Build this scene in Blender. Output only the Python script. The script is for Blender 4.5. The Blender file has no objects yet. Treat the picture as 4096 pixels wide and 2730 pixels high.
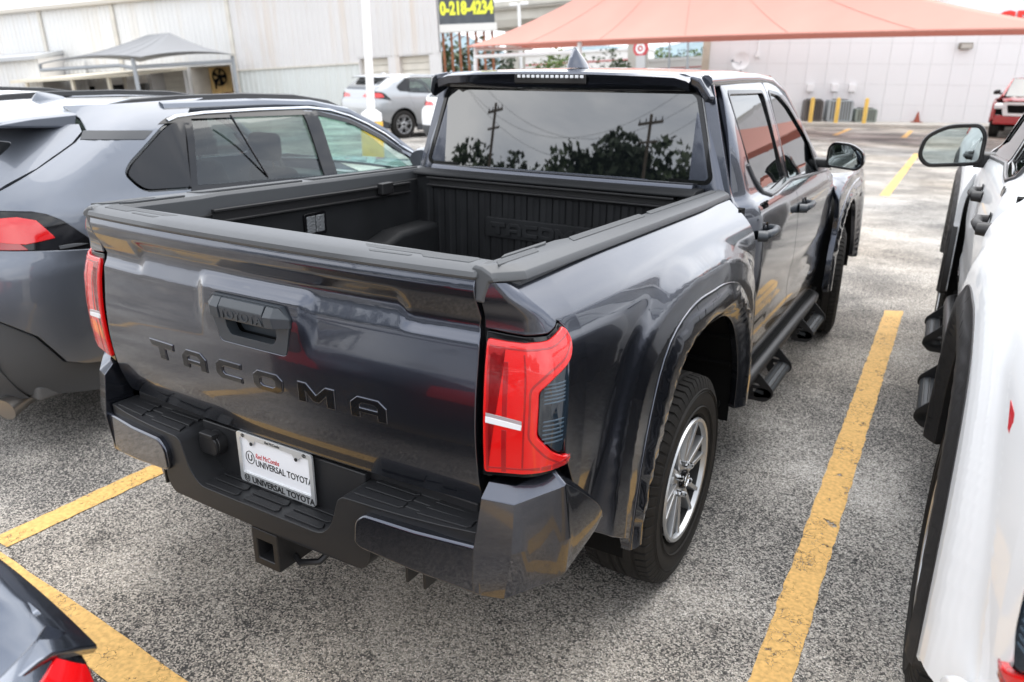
import bpy, bmesh, math, random
from mathutils import Vector, Matrix
R = math.radians
sc = bpy.context.scene
col = sc.collection

# ------------------------------------------------------------------ camera, sky, sun, exposure
YAW, PITCH, ROLL = -0.5348, -0.3376, 0.0079
CAM = Vector((1.6349, -2.4212, 1.7718))
fw = Vector((math.sin(YAW)*math.cos(PITCH), math.cos(YAW)*math.cos(PITCH), math.sin(PITCH)))
rt0 = Vector((math.cos(YAW), -math.sin(YAW), 0)); up0 = rt0.cross(fw)
rt = rt0*math.cos(ROLL)+up0*math.sin(ROLL); up = -rt0*math.sin(ROLL)+up0*math.cos(ROLL)
cd = bpy.data.cameras.new('Camera'); cam = bpy.data.objects.new('Camera', cd); col.objects.link(cam)
cam.matrix_world = Matrix(((rt.x, up.x, -fw.x, CAM.x), (rt.y, up.y, -fw.y, CAM.y), (rt.z, up.z, -fw.z, CAM.z), (0, 0, 0, 1)))
cd.sensor_width = 36.0; cd.lens = 3039.0/4096*36.0; cd.clip_start = .05; cd.clip_end = 3000
cd.dof.use_dof = True; cd.dof.focus_distance = 2.15; cd.dof.aperture_fstop = 3.6
sc.camera = cam

SUN_EL, SUN_AZ = R(66), R(14)          # azimuth clockwise from +Y
w = bpy.data.worlds.new('World'); sc.world = w; w.use_nodes = True
nt = w.node_tree; nt.nodes.clear()
out = nt.nodes.new('ShaderNodeOutputWorld'); bg = nt.nodes.new('ShaderNodeBackground')
sky = nt.nodes.new('ShaderNodeTexSky'); sky.sky_type = 'NISHITA'; sky.sun_disc = False
sky.sun_elevation = SUN_EL; sky.sun_rotation = SUN_AZ; sky.dust_density = 3.0
tc = nt.nodes.new('ShaderNodeTexCoord'); mp = nt.nodes.new('ShaderNodeMapping'); mp.inputs['Scale'].default_value = (1.0, 1.0, 2.6)
nz = nt.nodes.new('ShaderNodeTexNoise'); nz.inputs['Scale'].default_value = 2.3; nz.inputs['Detail'].default_value = 6; nz.inputs['Roughness'].default_value = .55; nz.inputs['Distortion'].default_value = .4
cr = nt.nodes.new('ShaderNodeValToRGB')
cr.color_ramp.elements[0].position = .34; cr.color_ramp.elements[0].color = (.46, .50, .57, 1)
cr.color_ramp.elements[1].position = .66; cr.color_ramp.elements[1].color = (1.0, 1.0, 1.0, 1)
vm = nt.nodes.new('ShaderNodeVectorMath'); vm.operation = 'SCALE'; vm.inputs['Scale'].default_value = 14.8
mx = nt.nodes.new('ShaderNodeMix'); mx.data_type = 'RGBA'; mx.inputs['Factor'].default_value = .86
L = nt.links.new
L(tc.outputs['Generated'], mp.inputs['Vector']); L(mp.outputs['Vector'], nz.inputs['Vector']); L(nz.outputs['Fac'], cr.inputs['Fac'])
L(cr.outputs['Color'], vm.inputs[0]); L(sky.outputs['Color'], mx.inputs['A']); L(vm.outputs['Vector'], mx.inputs['B'])
L(mx.outputs['Result'], bg.inputs['Color']); L(bg.outputs['Background'], out.inputs['Surface'])
bg.inputs['Strength'].default_value = .10
sd = bpy.data.lights.new('Sun', 'SUN'); sd.energy = 0.9; sd.angle = R(60); sd.color = (1, .965, .92)
sun = bpy.data.objects.new('Sun', sd); col.objects.link(sun)
sdir = Vector((math.sin(SUN_AZ)*math.cos(SUN_EL), math.cos(SUN_AZ)*math.cos(SUN_EL), math.sin(SUN_EL)))
sun.rotation_euler = sdir.to_track_quat('Z', 'Y').to_euler(); sun.location = sdir*50
vs = sc.view_settings; vs.view_transform = 'Standard'; vs.look = 'None'; vs.exposure = 1.15; vs.gamma = 1.0; vs.use_curve_mapping = False
sc.cycles.use_denoising = True; sc.cycles.max_bounces = 8; sc.cycles.transparent_max_bounces = 12

# ------------------------------------------------------------------ materials
MATS = {}
def mat(name, base=(.5, .5, .5), rough=.5, metal=0., coat=0., coat_rough=.02, ior=1.5, noise=None, bump=None, trans=0., spec=.5, dirt=None):
    """procedural Principled material; noise=(scale, amount) varies the colour, bump=(scale, strength, distance)"""
    if name in MATS: return MATS[name]
    m = bpy.data.materials.new(name); m.use_nodes = True
    t = m.node_tree; b = t.nodes['Principled BSDF']
    b.inputs['Base Color'].default_value = (*base, 1); b.inputs['Roughness'].default_value = rough; b.inputs['Metallic'].default_value = metal
    b.inputs['Coat Weight'].default_value = coat; b.inputs['Coat Roughness'].default_value = coat_rough; b.inputs['IOR'].default_value = ior
    b.inputs['Transmission Weight'].default_value = trans; b.inputs['Specular IOR Level'].default_value = spec
    co = t.nodes.new('ShaderNodeTexCoord')
    if noise:
        n = t.nodes.new('ShaderNodeTexNoise'); n.inputs['Scale'].default_value = noise[0]; n.inputs['Detail'].default_value = 5
        t.links.new(co.outputs['Object'], n.inputs['Vector'])
        r = t.nodes.new('ShaderNodeMapRange'); r.inputs['From Min'].default_value = .3; r.inputs['From Max'].default_value = .7
        r.inputs['To Min'].default_value = 1-noise[1]; r.inputs['To Max'].default_value = 1+noise[1]
        t.links.new(n.outputs['Fac'], r.inputs['Value'])
        mu = t.nodes.new('ShaderNodeVectorMath'); mu.operation = 'SCALE'; mu.inputs[0].default_value = base
        t.links.new(r.outputs['Result'], mu.inputs['Scale']); t.links.new(mu.outputs['Vector'], b.inputs['Base Color'])
    if bump:
        n = t.nodes.new('ShaderNodeTexNoise'); n.inputs['Scale'].default_value = bump[0]; n.inputs['Detail'].default_value = 4
        t.links.new(co.outputs['Object'], n.inputs['Vector'])
        bp = t.nodes.new('ShaderNodeBump'); bp.inputs['Strength'].default_value = bump[1]; bp.inputs['Distance'].default_value = bump[2]
        t.links.new(n.outputs['Fac'], bp.inputs['Height']); t.links.new(bp.outputs['Normal'], b.inputs['Normal'])
    MATS[name] = m; return m
def glass(name, tint, refl_ior=1.5, see=1.0):
    """thin window glass: tinted transparency under a mirror-like surface reflection"""
    if name in MATS: return MATS[name]
    m = bpy.data.materials.new(name); m.use_nodes = True; t = m.node_tree; t.nodes.clear()
    o = t.nodes.new('ShaderNodeOutputMaterial'); tr = t.nodes.new('ShaderNodeBsdfTransparent'); gl = t.nodes.new('ShaderNodeBsdfGlossy')
    tr.inputs['Color'].default_value = (*tint, 1); gl.inputs['Roughness'].default_value = .01; gl.inputs['Color'].default_value = (.95, .97, .97, 1)
    fr = t.nodes.new('ShaderNodeFresnel'); fr.inputs['IOR'].default_value = refl_ior; mi = t.nodes.new('ShaderNodeMixShader')
    t.links.new(fr.outputs[0], mi.inputs[0]); t.links.new(tr.outputs[0], mi.inputs[1]); t.links.new(gl.outputs[0], mi.inputs[2]); t.links.new(mi.outputs[0], o.inputs[0])
    MATS[name] = m; return m

# ------------------------------------------------------------------ mesh helpers
def tag(o, label=None, cat=None, group=None, kind=None):
    if label: o['label'] = label
    if cat: o['category'] = cat
    if group: o['group'] = group
    if kind: o['kind'] = kind
    return o
def empty(name, loc=(0, 0, 0), rz=0.):
    o = bpy.data.objects.new(name, None); o.empty_display_size = .2; col.objects.link(o); o.location = loc; o.rotation_euler = (0, 0, rz); return o
def link(name, me, m, parent=None):
    if m is not None and not me.materials: me.materials.append(m)
    o = bpy.data.objects.new(name, me); col.objects.link(o)
    if parent is not None: o.parent = parent
    return o
def copy_tree(o, parent=None):
    c = o.copy(); col.objects.link(c); c.parent = parent
    for ch in list(o.children): copy_tree(ch, c)
    return c
class MB:
    def __init__(s): s.v = []; s.f = []
    def add(s, vs, fs):
        k = len(s.v); s.v += [tuple(p) for p in vs]; s.f += [tuple(i+k for i in f) for f in fs]; return s
    def box(s, x0, x1, y0, y1, z0, z1):
        return s.add([(x0, y0, z0), (x1, y0, z0), (x1, y1, z0), (x0, y1, z0), (x0, y0, z1), (x1, y0, z1), (x1, y1, z1), (x0, y1, z1)],
                     [(0, 3, 2, 1), (4, 5, 6, 7), (0, 1, 5, 4), (1, 2, 6, 5), (2, 3, 7, 6), (3, 0, 4, 7)])
    def hexa(s, p):   # 8 corners: bottom loop then top loop
        return s.add(p, [(0, 3, 2, 1), (4, 5, 6, 7), (0, 1, 5, 4), (1, 2, 6, 5), (2, 3, 7, 6), (3, 0, 4, 7)])
    def prism(s, poly, f0, f1):
        """poly: list of 2-D points; f0,f1 map a 2-D point to 3-D at the two ends"""
        n = len(poly); a = [f0(*p) for p in poly]; b = [f1(*p) for p in poly]
        return s.add(a+b, [tuple(range(n))[::-1], tuple(range(n, 2*n))]+[(i, (i+1) % n, n+(i+1) % n, n+i) for i in range(n)])
    def tube(s, pts, r, n=10, closed=False, caps=True):
        pts = [Vector(p) for p in pts]; N = len(pts); rings = []
        rr = r if isinstance(r, (list, tuple)) else [r]*N
        prev = None
        for i, p in enumerate(pts):
            a = pts[(i-1) % N] if (closed or i > 0) else p; b = pts[(i+1) % N] if (closed or i < N-1) else p
            d = (b-a).normalized()
            if prev is None:
                q = Vector((0, 0, 1)) if abs(d.z) < .9 else Vector((1, 0, 0)); u = d.cross(q).normalized()
            else:
                u = (prev-d*prev.dot(d)).normalized()
            prev = u; v = d.cross(u)
            rings.append([p+(u*math.cos(2*math.pi*j/n)+v*math.sin(2*math.pi*j/n))*rr[i] for j in range(n)])
        k = len(s.v)
        for g in rings: s.v += [tuple(q) for q in g]
        for i in range(N if closed else N-1):
            for j in range(n):
                s.f.append((k+i*n+j, k+i*n+(j+1) % n, k+((i+1) % N)*n+(j+1) % n, k+((i+1) % N)*n+j))
        if caps and not closed:
            s.f.append(tuple(k+j for j in range(n))[::-1]); s.f.append(tuple(k+(N-1)*n+j for j in range(n)))
        return s
    def lathe(s, prof, n=32, axis='X', c=(0, 0, 0), close=False):
        """prof: list of (along, radius)"""
        k = len(s.v); M = len(prof)
        for i in range(n):
            a = 2*math.pi*i/n; ca, sa = math.cos(a), math.sin(a)
            for (t, r) in prof:
                p = {'X': (t, r*ca, r*sa), 'Y': (r*sa, t, r*ca), 'Z': (r*ca, r*sa, t)}[axis]
                s.v.append((c[0]+p[0], c[1]+p[1], c[2]+p[2]))
        for i in range(n):
            for j in range(M if close else M-1):
                s.f.append((k+i*M+j, k+i*M+(j+1) % M, k+((i+1) % n)*M+(j+1) % M, k+((i+1) % n)*M+j))
        return s
    def grid(s, rows, closed=False):
        k = len(s.v); n = len(rows[0])
        for r in rows: s.v += [tuple(p) for p in r]
        for i in range(len(rows)-1):
            for j in range(n if closed else n-1):
                s.f.append((k+i*n+j, k+i*n+(j+1) % n, k+(i+1)*n+(j+1) % n, k+(i+1)*n+j))
        return s
    def mirror(s): s.v = [(-x, y, z) for x, y, z in s.v]; s.f = [f[::-1] for f in s.f]; return s
    def xf(s, M): s.v = [tuple(M @ Vector(p)) for p in s.v]; return s
    def mesh(s, name, fix=True):
        me = bpy.data.meshes.new(name); me.from_pydata(s.v, [], s.f)
        if fix:
            bm = bmesh.new(); bm.from_mesh(me); bmesh.ops.recalc_face_normals(bm, faces=bm.faces[:]); bm.to_mesh(me); bm.free()
        return me
    def build(s, name, m, parent=None, smooth=40, bevel=0., seg=2, sub=0, fix=True):
        me = s.mesh(name, fix)
        if smooth:
            me.polygons.foreach_set('use_smooth', [True]*len(me.polygons)); me.set_sharp_from_angle(angle=R(smooth))
        o = link(name, me, m, parent)
        if sub:
            d = o.modifiers.new('sub', 'SUBSURF'); d.levels = sub; d.render_levels = sub
        if bevel:
            b = o.modifiers.new('bevel', 'BEVEL'); b.width = bevel; b.segments = seg; b.limit_method = 'ANGLE'; b.angle_limit = R(28); b.harden_normals = True
        return o
def sm(xs, ys):
    """monotone cubic through the points"""
    n = len(xs); d = [(ys[i+1]-ys[i])/(xs[i+1]-xs[i]) for i in range(n-1)]
    m = [d[0]]+[0 if d[i-1]*d[i] <= 0 else 2*d[i-1]*d[i]/(d[i-1]+d[i]) for i in range(1, n-1)]+[d[-1]]
    def f(x):
        if x <= xs[0]: return ys[0]
        if x >= xs[-1]: return ys[-1]
        i = 0
        while x > xs[i+1]: i += 1
        h = xs[i+1]-xs[i]; t = (x-xs[i])/h
        return (2*t**3-3*t*t+1)*ys[i]+(t**3-2*t*t+t)*h*m[i]+(3*t*t-2*t**3)*ys[i+1]+(t**3-t*t)*h*m[i+1]
    return f
def ln(xs, ys):
    def f(x):
        if x <= xs[0]: return ys[0]
        if x >= xs[-1]: return ys[-1]
        i = 0
        while x > xs[i+1]: i += 1
        return ys[i]+(ys[i+1]-ys[i])*(x-xs[i])/(xs[i+1]-xs[i])
    return f
def ss(a, b, x):
    t = min(1, max(0, (x-a)/(b-a))); return t*t*(3-2*t)
def lerp(a, b, t): return a+(b-a)*t
def rpoly(pts, r=.02, n=4):
    """round the corners of a polygon; r may be a list"""
    out = []; N = len(pts)
    for i in range(N):
        p = Vector(pts[i]); a = Vector(pts[i-1])-p; b = Vector(pts[(i+1) % N])-p
        q = r[i] if isinstance(r, (list, tuple)) else r
        q = min(q, a.length*.45, b.length*.45)
        if q <= 0: out.append(tuple(p)); continue
        p0 = p+a.normalized()*q; p1 = p+b.normalized()*q
        for k in range(n+1):
            t = k/n; w_ = p0*(1-t)**2+p*2*t*(1-t)+p1*t*t; out.append(tuple(w_))
    return out
def inset(poly, d):
    """offset a polygon inwards by d (either winding)"""
    N = len(poly); A = sum(poly[i][0]*poly[(i+1) % N][1]-poly[(i+1) % N][0]*poly[i][1] for i in range(N)); sg = 1 if A > 0 else -1
    o = []
    for i in range(N):
        p = Vector(poly[i]); e0 = (p-Vector(poly[i-1])); e1 = (Vector(poly[(i+1) % N])-p)
        n0 = Vector((-e0.y, e0.x)).normalized()*sg; n1 = Vector((-e1.y, e1.x)).normalized()*sg
        b = (n0+n1); 
        if b.length < 1e-6: b = n0
        b.normalize(); c = max(.35, b.dot(n0)); o.append(tuple(p+b*(d/c)))
    return o
def panel(name, outline, pos, step, m, parent, thick=.015, holes=(), rim=.003, mirror=False, cuts_a=(), cuts_b=(), flip=False, eps=1.5e-3, back=False):
    """a body panel: the 2-D outline (with holes) is cut on a fine grid and laid on the surface pos(a, b), with rolled edges"""
    bm = bmesh.new(); edges = []
    for lp in [outline]+list(holes):
        vs_ = [bm.verts.new((a, b, 0)) for a, b in lp]
        for i in range(len(vs_)): edges.append(bm.edges.new((vs_[i], vs_[(i+1) % len(vs_)])))
    bmesh.ops.triangle_fill(bm, use_beauty=True, use_dissolve=False, edges=edges)
    A0 = min(p[0] for p in outline); A1 = max(p[0] for p in outline); B0 = min(p[1] for p in outline); B1 = max(p[1] for p in outline)
    ca = [A0+step*(i+.5) for i in range(int((A1-A0)/step)+1)]+list(cuts_a); cb = [B0+step*(i+.5) for i in range(int((B1-B0)/step)+1)]+list(cuts_b)
    for a in ca: bmesh.ops.bisect_plane(bm, geom=bm.verts[:]+bm.edges[:]+bm.faces[:], dist=1e-6, plane_co=(a, 0, 0), plane_no=(1, 0, 0))
    for b in cb: bmesh.ops.bisect_plane(bm, geom=bm.verts[:]+bm.edges[:]+bm.faces[:], dist=1e-6, plane_co=(0, b, 0), plane_no=(0, 1, 0))
    for f in bm.faces:
        if f.normal.z < 0: f.normal_flip()
    bm.verts.index_update()
    V = []; Nn = []
    def fr(a, b):
        p = Vector(pos(a, b)); da = Vector(pos(a+eps, b))-Vector(pos(a-eps, b)); db = Vector(pos(a, b+eps))-Vector(pos(a, b-eps))
        n = da.cross(db)
        if n.length < 1e-14: n = Vector((0, 0, 1))
        n.normalize(); return p, da, db, n
    F = []; D = []
    for v in bm.verts:
        p, da, db, n = fr(v.co.x, v.co.y)
        if flip: n = -n
        V.append(p); Nn.append(n); D.append((da, db))
    for f in bm.faces:
        ids = [v.index for v in f.verts]; F.append(ids if not flip else ids[::-1])
    # rolled edge
    lat = {}
    for e in bm.edges:
        if len(e.link_faces) == 1:
            f = e.link_faces[0]; c = f.calc_center_median(); a, b = e.verts
            d = (b.co-a.co); nrm = Vector((d.y, -d.x, 0))
            if nrm.length < 1e-12: continue
            nrm.normalize()
            if nrm.dot(c-a.co) > 0: nrm = -nrm
            for q in (a, b): lat.setdefault(q.index, []).append(nrm)
    ring = {}
    for i, ns in lat.items():
        n2 = Vector((0, 0, 0))
        for q in ns: n2 += q
        if n2.length < 1e-6: n2 = ns[0].copy()
        n2.normalize(); da, db = D[i]; l = da.normalized()*n2.x+db.normalized()*n2.y; l -= Nn[i]*l.dot(Nn[i]); l.normalize()
        k = len(V); V.append(V[i]+l*rim-Nn[i]*rim); Nn.append(l.copy()); V.append(V[i]+l*rim*.9-Nn[i]*thick); Nn.append(l.copy()); ring[i] = k
    for e in bm.edges:
        if len(e.link_faces) == 1:
            a, b = e.verts[0].index, e.verts[1].index
            if a not in ring or b not in ring: continue
            # orientation: opposite to the face loop
            f = e.link_faces[0]; ids = [v.index for v in f.verts]; ia = ids.index(a)
            if ids[(ia+1) % len(ids)] == b: a, b = b, a
            q1 = [a, b, ring[b], ring[a]]; q2 = [ring[a], ring[b], ring[b]+1, ring[a]+1]
            if flip: q1.reverse(); q2.reverse()
            F.append(q1); F.append(q2)
    bm.free()
    if mirror:
        V = [Vector((-p.x, p.y, p.z)) for p in V]; Nn = [Vector((-p.x, p.y, p.z)) for p in Nn]; F = [f[::-1] for f in F]
    me = bpy.data.meshes.new(name); me.from_pydata([tuple(p) for p in V], [], F)
    me.polygons.foreach_set('use_smooth', [True]*len(me.polygons)); me.update()
    me.normals_split_custom_set_from_vertices([tuple(n) for n in Nn])
    return link(name, me, m, parent)
def text(name, s, size, m, parent, M, depth=.001, align='LEFT', sx=1., shear=0., bold=0.):
    cu = bpy.data.curves.new(name, 'FONT'); cu.body = s; cu.size = size; cu.extrude = depth; cu.align_x = align; cu.shear = shear; cu.offset = bold; cu.resolution_u = 3
    t = bpy.data.objects.new(name, cu); col.objects.link(t); dg = bpy.context.evaluated_depsgraph_get()
    me = bpy.data.meshes.new_from_object(t.evaluated_get(dg)); bpy.data.objects.remove(t)
    me.transform(M @ Matrix.Diagonal((sx, 1, 1, 1))); me.name = name; me.materials.clear()
    return link(name, me, m, parent)
# ------------------------------------------------------------------ vehicle materials
def paint(name, base, metal, rough):
    if name in MATS: return MATS[name]
    m = mat(name, base, rough, metal, coat=1.0, coat_rough=.015); t = m.node_tree; b = t.nodes['Principled BSDF']
    # road dust: soft patches where the clear coat is a little dull, plus a trace of orange peel
    co = t.nodes.new('ShaderNodeTexCoord'); n = t.nodes.new('ShaderNodeTexNoise'); n.inputs['Scale'].default_value = 3.5; n.inputs['Detail'].default_value = 7; n.inputs['Roughness'].default_value = .7
    r = t.nodes.new('ShaderNodeMapRange'); r.inputs['From Min'].default_value = .42; r.inputs['From Max'].default_value = .75; r.inputs['To Min'].default_value = .008; r.inputs['To Max'].default_value = .10
    t.links.new(co.outputs['Object'], n.inputs['Vector']); t.links.new(n.outputs['Fac'], r.inputs['Value']); t.links.new(r.outputs['Result'], b.inputs['Coat Roughness'])
    n2 = t.nodes.new('ShaderNodeTexNoise'); n2.inputs['Scale'].default_value = 140; bp = t.nodes.new('ShaderNodeBump'); bp.inputs['Strength'].default_value = .012; bp.inputs['Distance'].default_value = .002
    t.links.new(co.outputs['Object'], n2.inputs['Vector']); t.links.new(n2.outputs['Fac'], bp.inputs['Height']); t.links.new(bp.outputs['Normal'], b.inputs['Coat Normal'])
    return m
PLASTIC = mat('black_textured_plastic', (.017, .0175, .019), .40, bump=(900, .25, .0006), spec=.4)
CAPPL = mat('grey_rail_plastic', (.066, .070, .075), .42, bump=(1200, .25, .0005))
GRIP = mat('black_grip_plastic', (.013, .0135, .015), .5, bump=(1500, .4, .0010), spec=.35)
LINER = mat('bed_liner', (.012, .0128, .0142), .62, bump=(700, .3, .0006), noise=(6, .25), spec=.22)
BLACKGLOSS = mat('black_gloss', (.006, .006, .007), .08)
RUBBER = mat('tyre_rubber', (.018, .0165, .0150), .72, bump=(260, .2, .0008), noise=(12, .25), spec=.3)
UNDER = mat('underbody_black', (.005, .005, .005), .85, spec=.15)
SILVER = mat('silver_alloy', (.46, .47, .48), .34, .75, coat=.4)
DARKALLOY = mat('dark_wheel_barrel', (.022, .022, .023), .6, .3)
CHROME = mat('chrome', (.78, .79, .80), .09, 1.)
STEEL = mat('black_steel', (.012, .012, .013), .45)
PRIVACY = mat('privacy_glass', (.004, .005, .006), .012, ior=2.25)
CLEARLENS = mat('clear_lamp_lens', (.75, .76, .78), .12, coat=1.)
SMOKELENS = mat('smoked_lamp_lens', (.012, .020, .030), .06, coat=1.)
MIRRORGLASS = mat('mirror_glass', (.55, .62, .62), .01, 1.)
WHITEP = mat('plate_white', (.82, .83, .85), .35)
BLACKINK = mat('black_ink', (.012, .012, .012), .4)
REDINK = mat('red_ink', (.55, .01, .02), .4)
def lens_mat():
    m = bpy.data.materials.new('red_tail_lamp_lens'); m.use_nodes = True; t = m.node_tree; b = t.nodes['Principled BSDF']
    co = t.nodes.new('ShaderNodeTexCoord'); wv = t.nodes.new('ShaderNodeTexWave'); wv.wave_type = 'BANDS'; wv.bands_direction = 'Z'; wv.inputs['Scale'].default_value = 90
    t.links.new(co.outputs['Object'], wv.inputs['Vector'])
    bp = t.nodes.new('ShaderNodeBump'); bp.inputs['Strength'].default_value = .10; bp.inputs['Distance'].default_value = .002
    t.links.new(wv.outputs['Fac'], bp.inputs['Height']); t.links.new(bp.outputs['Normal'], b.inputs['Normal'])
    b.inputs['Base Color'].default_value = (.66, .0015, .002, 1); b.inputs['Roughness'].default_value = .25; b.inputs['Coat Weight'].default_value = 1.; b.inputs['Coat Roughness'].default_value = .01
    return m
LENS = lens_mat()
DARKRED = mat('dark_red_lamp_strip', (.33, .003, .006), .2, coat=1.)

# ------------------------------------------------------------------ wheels
def make_wheel(root, x, y, r=.388, sx=1, rim=SILVER, style=0, wdt=.265, rr=.228):
    """tyre, rim, spokes, lug nuts and cap; outer face towards sx"""
    h = wdt/2; NB = 66; a_steps = []
    for i in range(NB):
        a0 = 2*math.pi*i/NB; d = 2*math.pi/NB; a_steps += [(a0, 0), (a0+d*.70, 0), (a0+d*.74, 1), (a0+d*.96, 1)]
    k = r/.388
    prof = [(-h*.72, rr-.006, 0), (-h*.92, rr+.02*k, 0), (-h, rr+.075*k, 0), (-h*.985, r-.05, 0), (-h*.93, r-.022, 1), (-h*.86, r-.006, 1), (-h*.60, r-.001, 1),
            (-h*.57, r-.009, 0), (-h*.50, r-.009, 0), (-h*.47, r, 0), (-h*.20, r+.001, 0), (-h*.17, r-.009, 0), (-h*.09, r-.009, 0), (-h*.06, r+.001, 0)]
    prof = prof+[(-a, b, c) for a, b, c in prof[::-1]]
    mb = MB(); M = len(prof)
    for (a, g) in a_steps:
        for (t, q, fl) in prof:
            q2 = q-(.007 if (g and fl) else 0); mb.v.append((x+sx*t, y+q2*math.cos(a), r+q2*math.sin(a)))
    n = len(a_steps)
    for i in range(n):
        for j in range(M-1): mb.f.append((i*M+j, i*M+j+1, ((i+1) % n)*M+j+1, ((i+1) % n)*M+j))
    ty = mb.build('tyre', RUBBER, root, smooth=28)
    rg = MB()
    for rad in (r-.05, r-.06, r-.115): rg.lathe([(x+sx*(h-.004), rad+.003), (x+sx*(h+.0015), rad), (x+sx*(h-.004), rad-.003)], 72, 'X', (0, y, r))
    rg.build('sidewall_ring', RUBBER, ty, smooth=60)
    xo = x+sx*h
    rm = MB().lathe([(xo-sx*.012, rr+.004), (xo-sx*.004, rr), (xo-sx*.006, rr-.012), (xo-sx*.022, rr-.018)], 64, 'X', (0, y, r)).build('rim', rim, root, smooth=50)
    MB().lathe([(xo-sx*.022, rr-.017), (xo-sx*.15, rr-.03), (xo-sx*.20, rr-.03)], 48, 'X', (0, y, r)).build('rim_barrel', DARKALLOY, root, smooth=50)
    MB().lathe([(xo-sx*.115, rr-.02), (xo-sx*.11, .02), (xo-sx*.11, .0)], 40, 'X', (0, y, r)).build('brake_disc', DARKALLOY, root)
    hub = MB().lathe([(xo-sx*.06, .085), (xo-sx*.034, .078), (xo-sx*.026, .05), (xo-sx*.028, .0)], 32, 'X', (0, y, r)).build('hub', rim, root)
    ns = 6 if style == 0 else 5
    for i in range(ns):
        a = 2*math.pi*(i+.22)/ns; mb = MB()
        for da, wd in ((-.14, .0135), (.14, .0135)):
            c0, s0 = math.cos(a+da*1.2), math.sin(a+da*1.2); c1, s1 = math.cos(a+da*1.35), math.sin(a+da*1.35)
            p0 = Vector((0, c0*.055, s0*.055)); p1 = Vector((0, c1*(rr-.012), s1*(rr-.012))); d = (p1-p0).normalized(); t = Vector((0, -d.z, d.y))
            wa, wb = wd*1.15, wd*.85
            f = lambda p, xx: (xo-sx*xx, y+p.y, r+p.z)
            mb.hexa([f(p0-t*wa, .075), f(p0+t*wa, .075), f(p1+t*wb, .055), f(p1-t*wb, .055), f(p0-t*wa*.7, .024), f(p0+t*wa*.7, .024), f(p1+t*wb*.65, .012), f(p1-t*wb*.65, .012)])
        mb.build('spoke', rim, root, bevel=.004)
    cp = MB().lathe([(xo-sx*.03, .036), (xo-sx*.012, .034), (xo-sx*.008, .028), (xo-sx*.008, 0)], 24, 'X', (0, y, r)).build('center_cap', BLACKGLOSS, root)
    MB().lathe([(xo-sx*.012, .027), (xo-sx*.006, .026), (xo-sx*.006, .023), (xo-sx*.012, .022)], 24, 'X', (0, y, r)).build('cap_ring', CHROME, cp)
    for i in range(6):
        a = 2*math.pi*(i+.5)/6; MB().lathe([(xo-sx*.03, .011), (xo-sx*.008, .011), (xo-sx*.004, .007), (xo-sx*.004, 0)], 6, 'X', (0, y+.062*math.cos(a), r+.062*math.sin(a))).build('lug_nut', CHROME, hub, smooth=20)

# ------------------------------------------------------------------ block capitals used on the tailgate and the bed front
def letter(ch):
    q = .22
    if ch == 'T': return [[(0, 1), (.10, .62), (.36, .62), (.40, .0), (.68, 0), (.66, .62), (1, .62), (1, 1)]], []
    if ch == 'A': return [[(0, 0), (0, .68), (.20, 1), (.78, 1), (1, .70), (1, 0), (.74, 0), (.74, .26), (.27, .26), (.27, 0)]], [[(.27, .50), (.74, .50), (.74, .62), (.66, .72), (.34, .72), (.27, .62)]]
    if ch == 'C': return [[(0, .25), (0, .75), (.18, 1), (1, 1), (1, .70), (.36, .70), (.28, .60), (.28, .40), (.36, .30), (1, .30), (1, 0), (.18, 0)]], []
    if ch == 'O': return [[(0, .25), (0, .75), (.17, 1), (.83, 1), (1, .75), (1, .25), (.83, 0), (.17, 0)]], [[(.26, .38), (.34, .29), (.66, .29), (.74, .38), (.74, .62), (.66, .71), (.34, .71), (.26, .62)]]
    if ch == 'M': return [[(0, 0), (0, 1), (.24, 1), (.5, .52), (.76, 1), (1, 1), (1, 0), (.77, 0), (.77, .52), (.58, .14), (.42, .14), (.23, .52), (.23, 0)]], []
def fill2d(mb, outer, holes, f0, f1):
    """solid letter: filled polygon with holes between the surfaces f0 (back) and f1 (front)"""
    bm = bmesh.new(); E = []
    for lp in [outer]+holes:
        v = [bm.verts.new((a, b, 0)) for a, b in lp]
        for i in range(len(v)): E.append(bm.edges.new((v[i], v[(i+1) % len(v)])))
    bmesh.ops.triangle_fill(bm, use_beauty=True, edges=E); bm.verts.index_update()
    base = [tuple(v.co.xy) for v in bm.verts]; n = len(base)
    F = []
    for f in bm.faces:
        ids = [v.index for v in f.verts]
        if f.normal.z < 0: ids.reverse()
        F.append(tuple(i+n for i in ids)); F.append(tuple(ids[::-1]))
    for e in bm.edges:
        if len(e.link_faces) == 1: a, b = e.verts[0].index, e.verts[1].index; F.append((a, b, b+n, a+n))
    bm.free(); mb.add([f0(*p) for p in base]+[f1(*p) for p in base], F)

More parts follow.
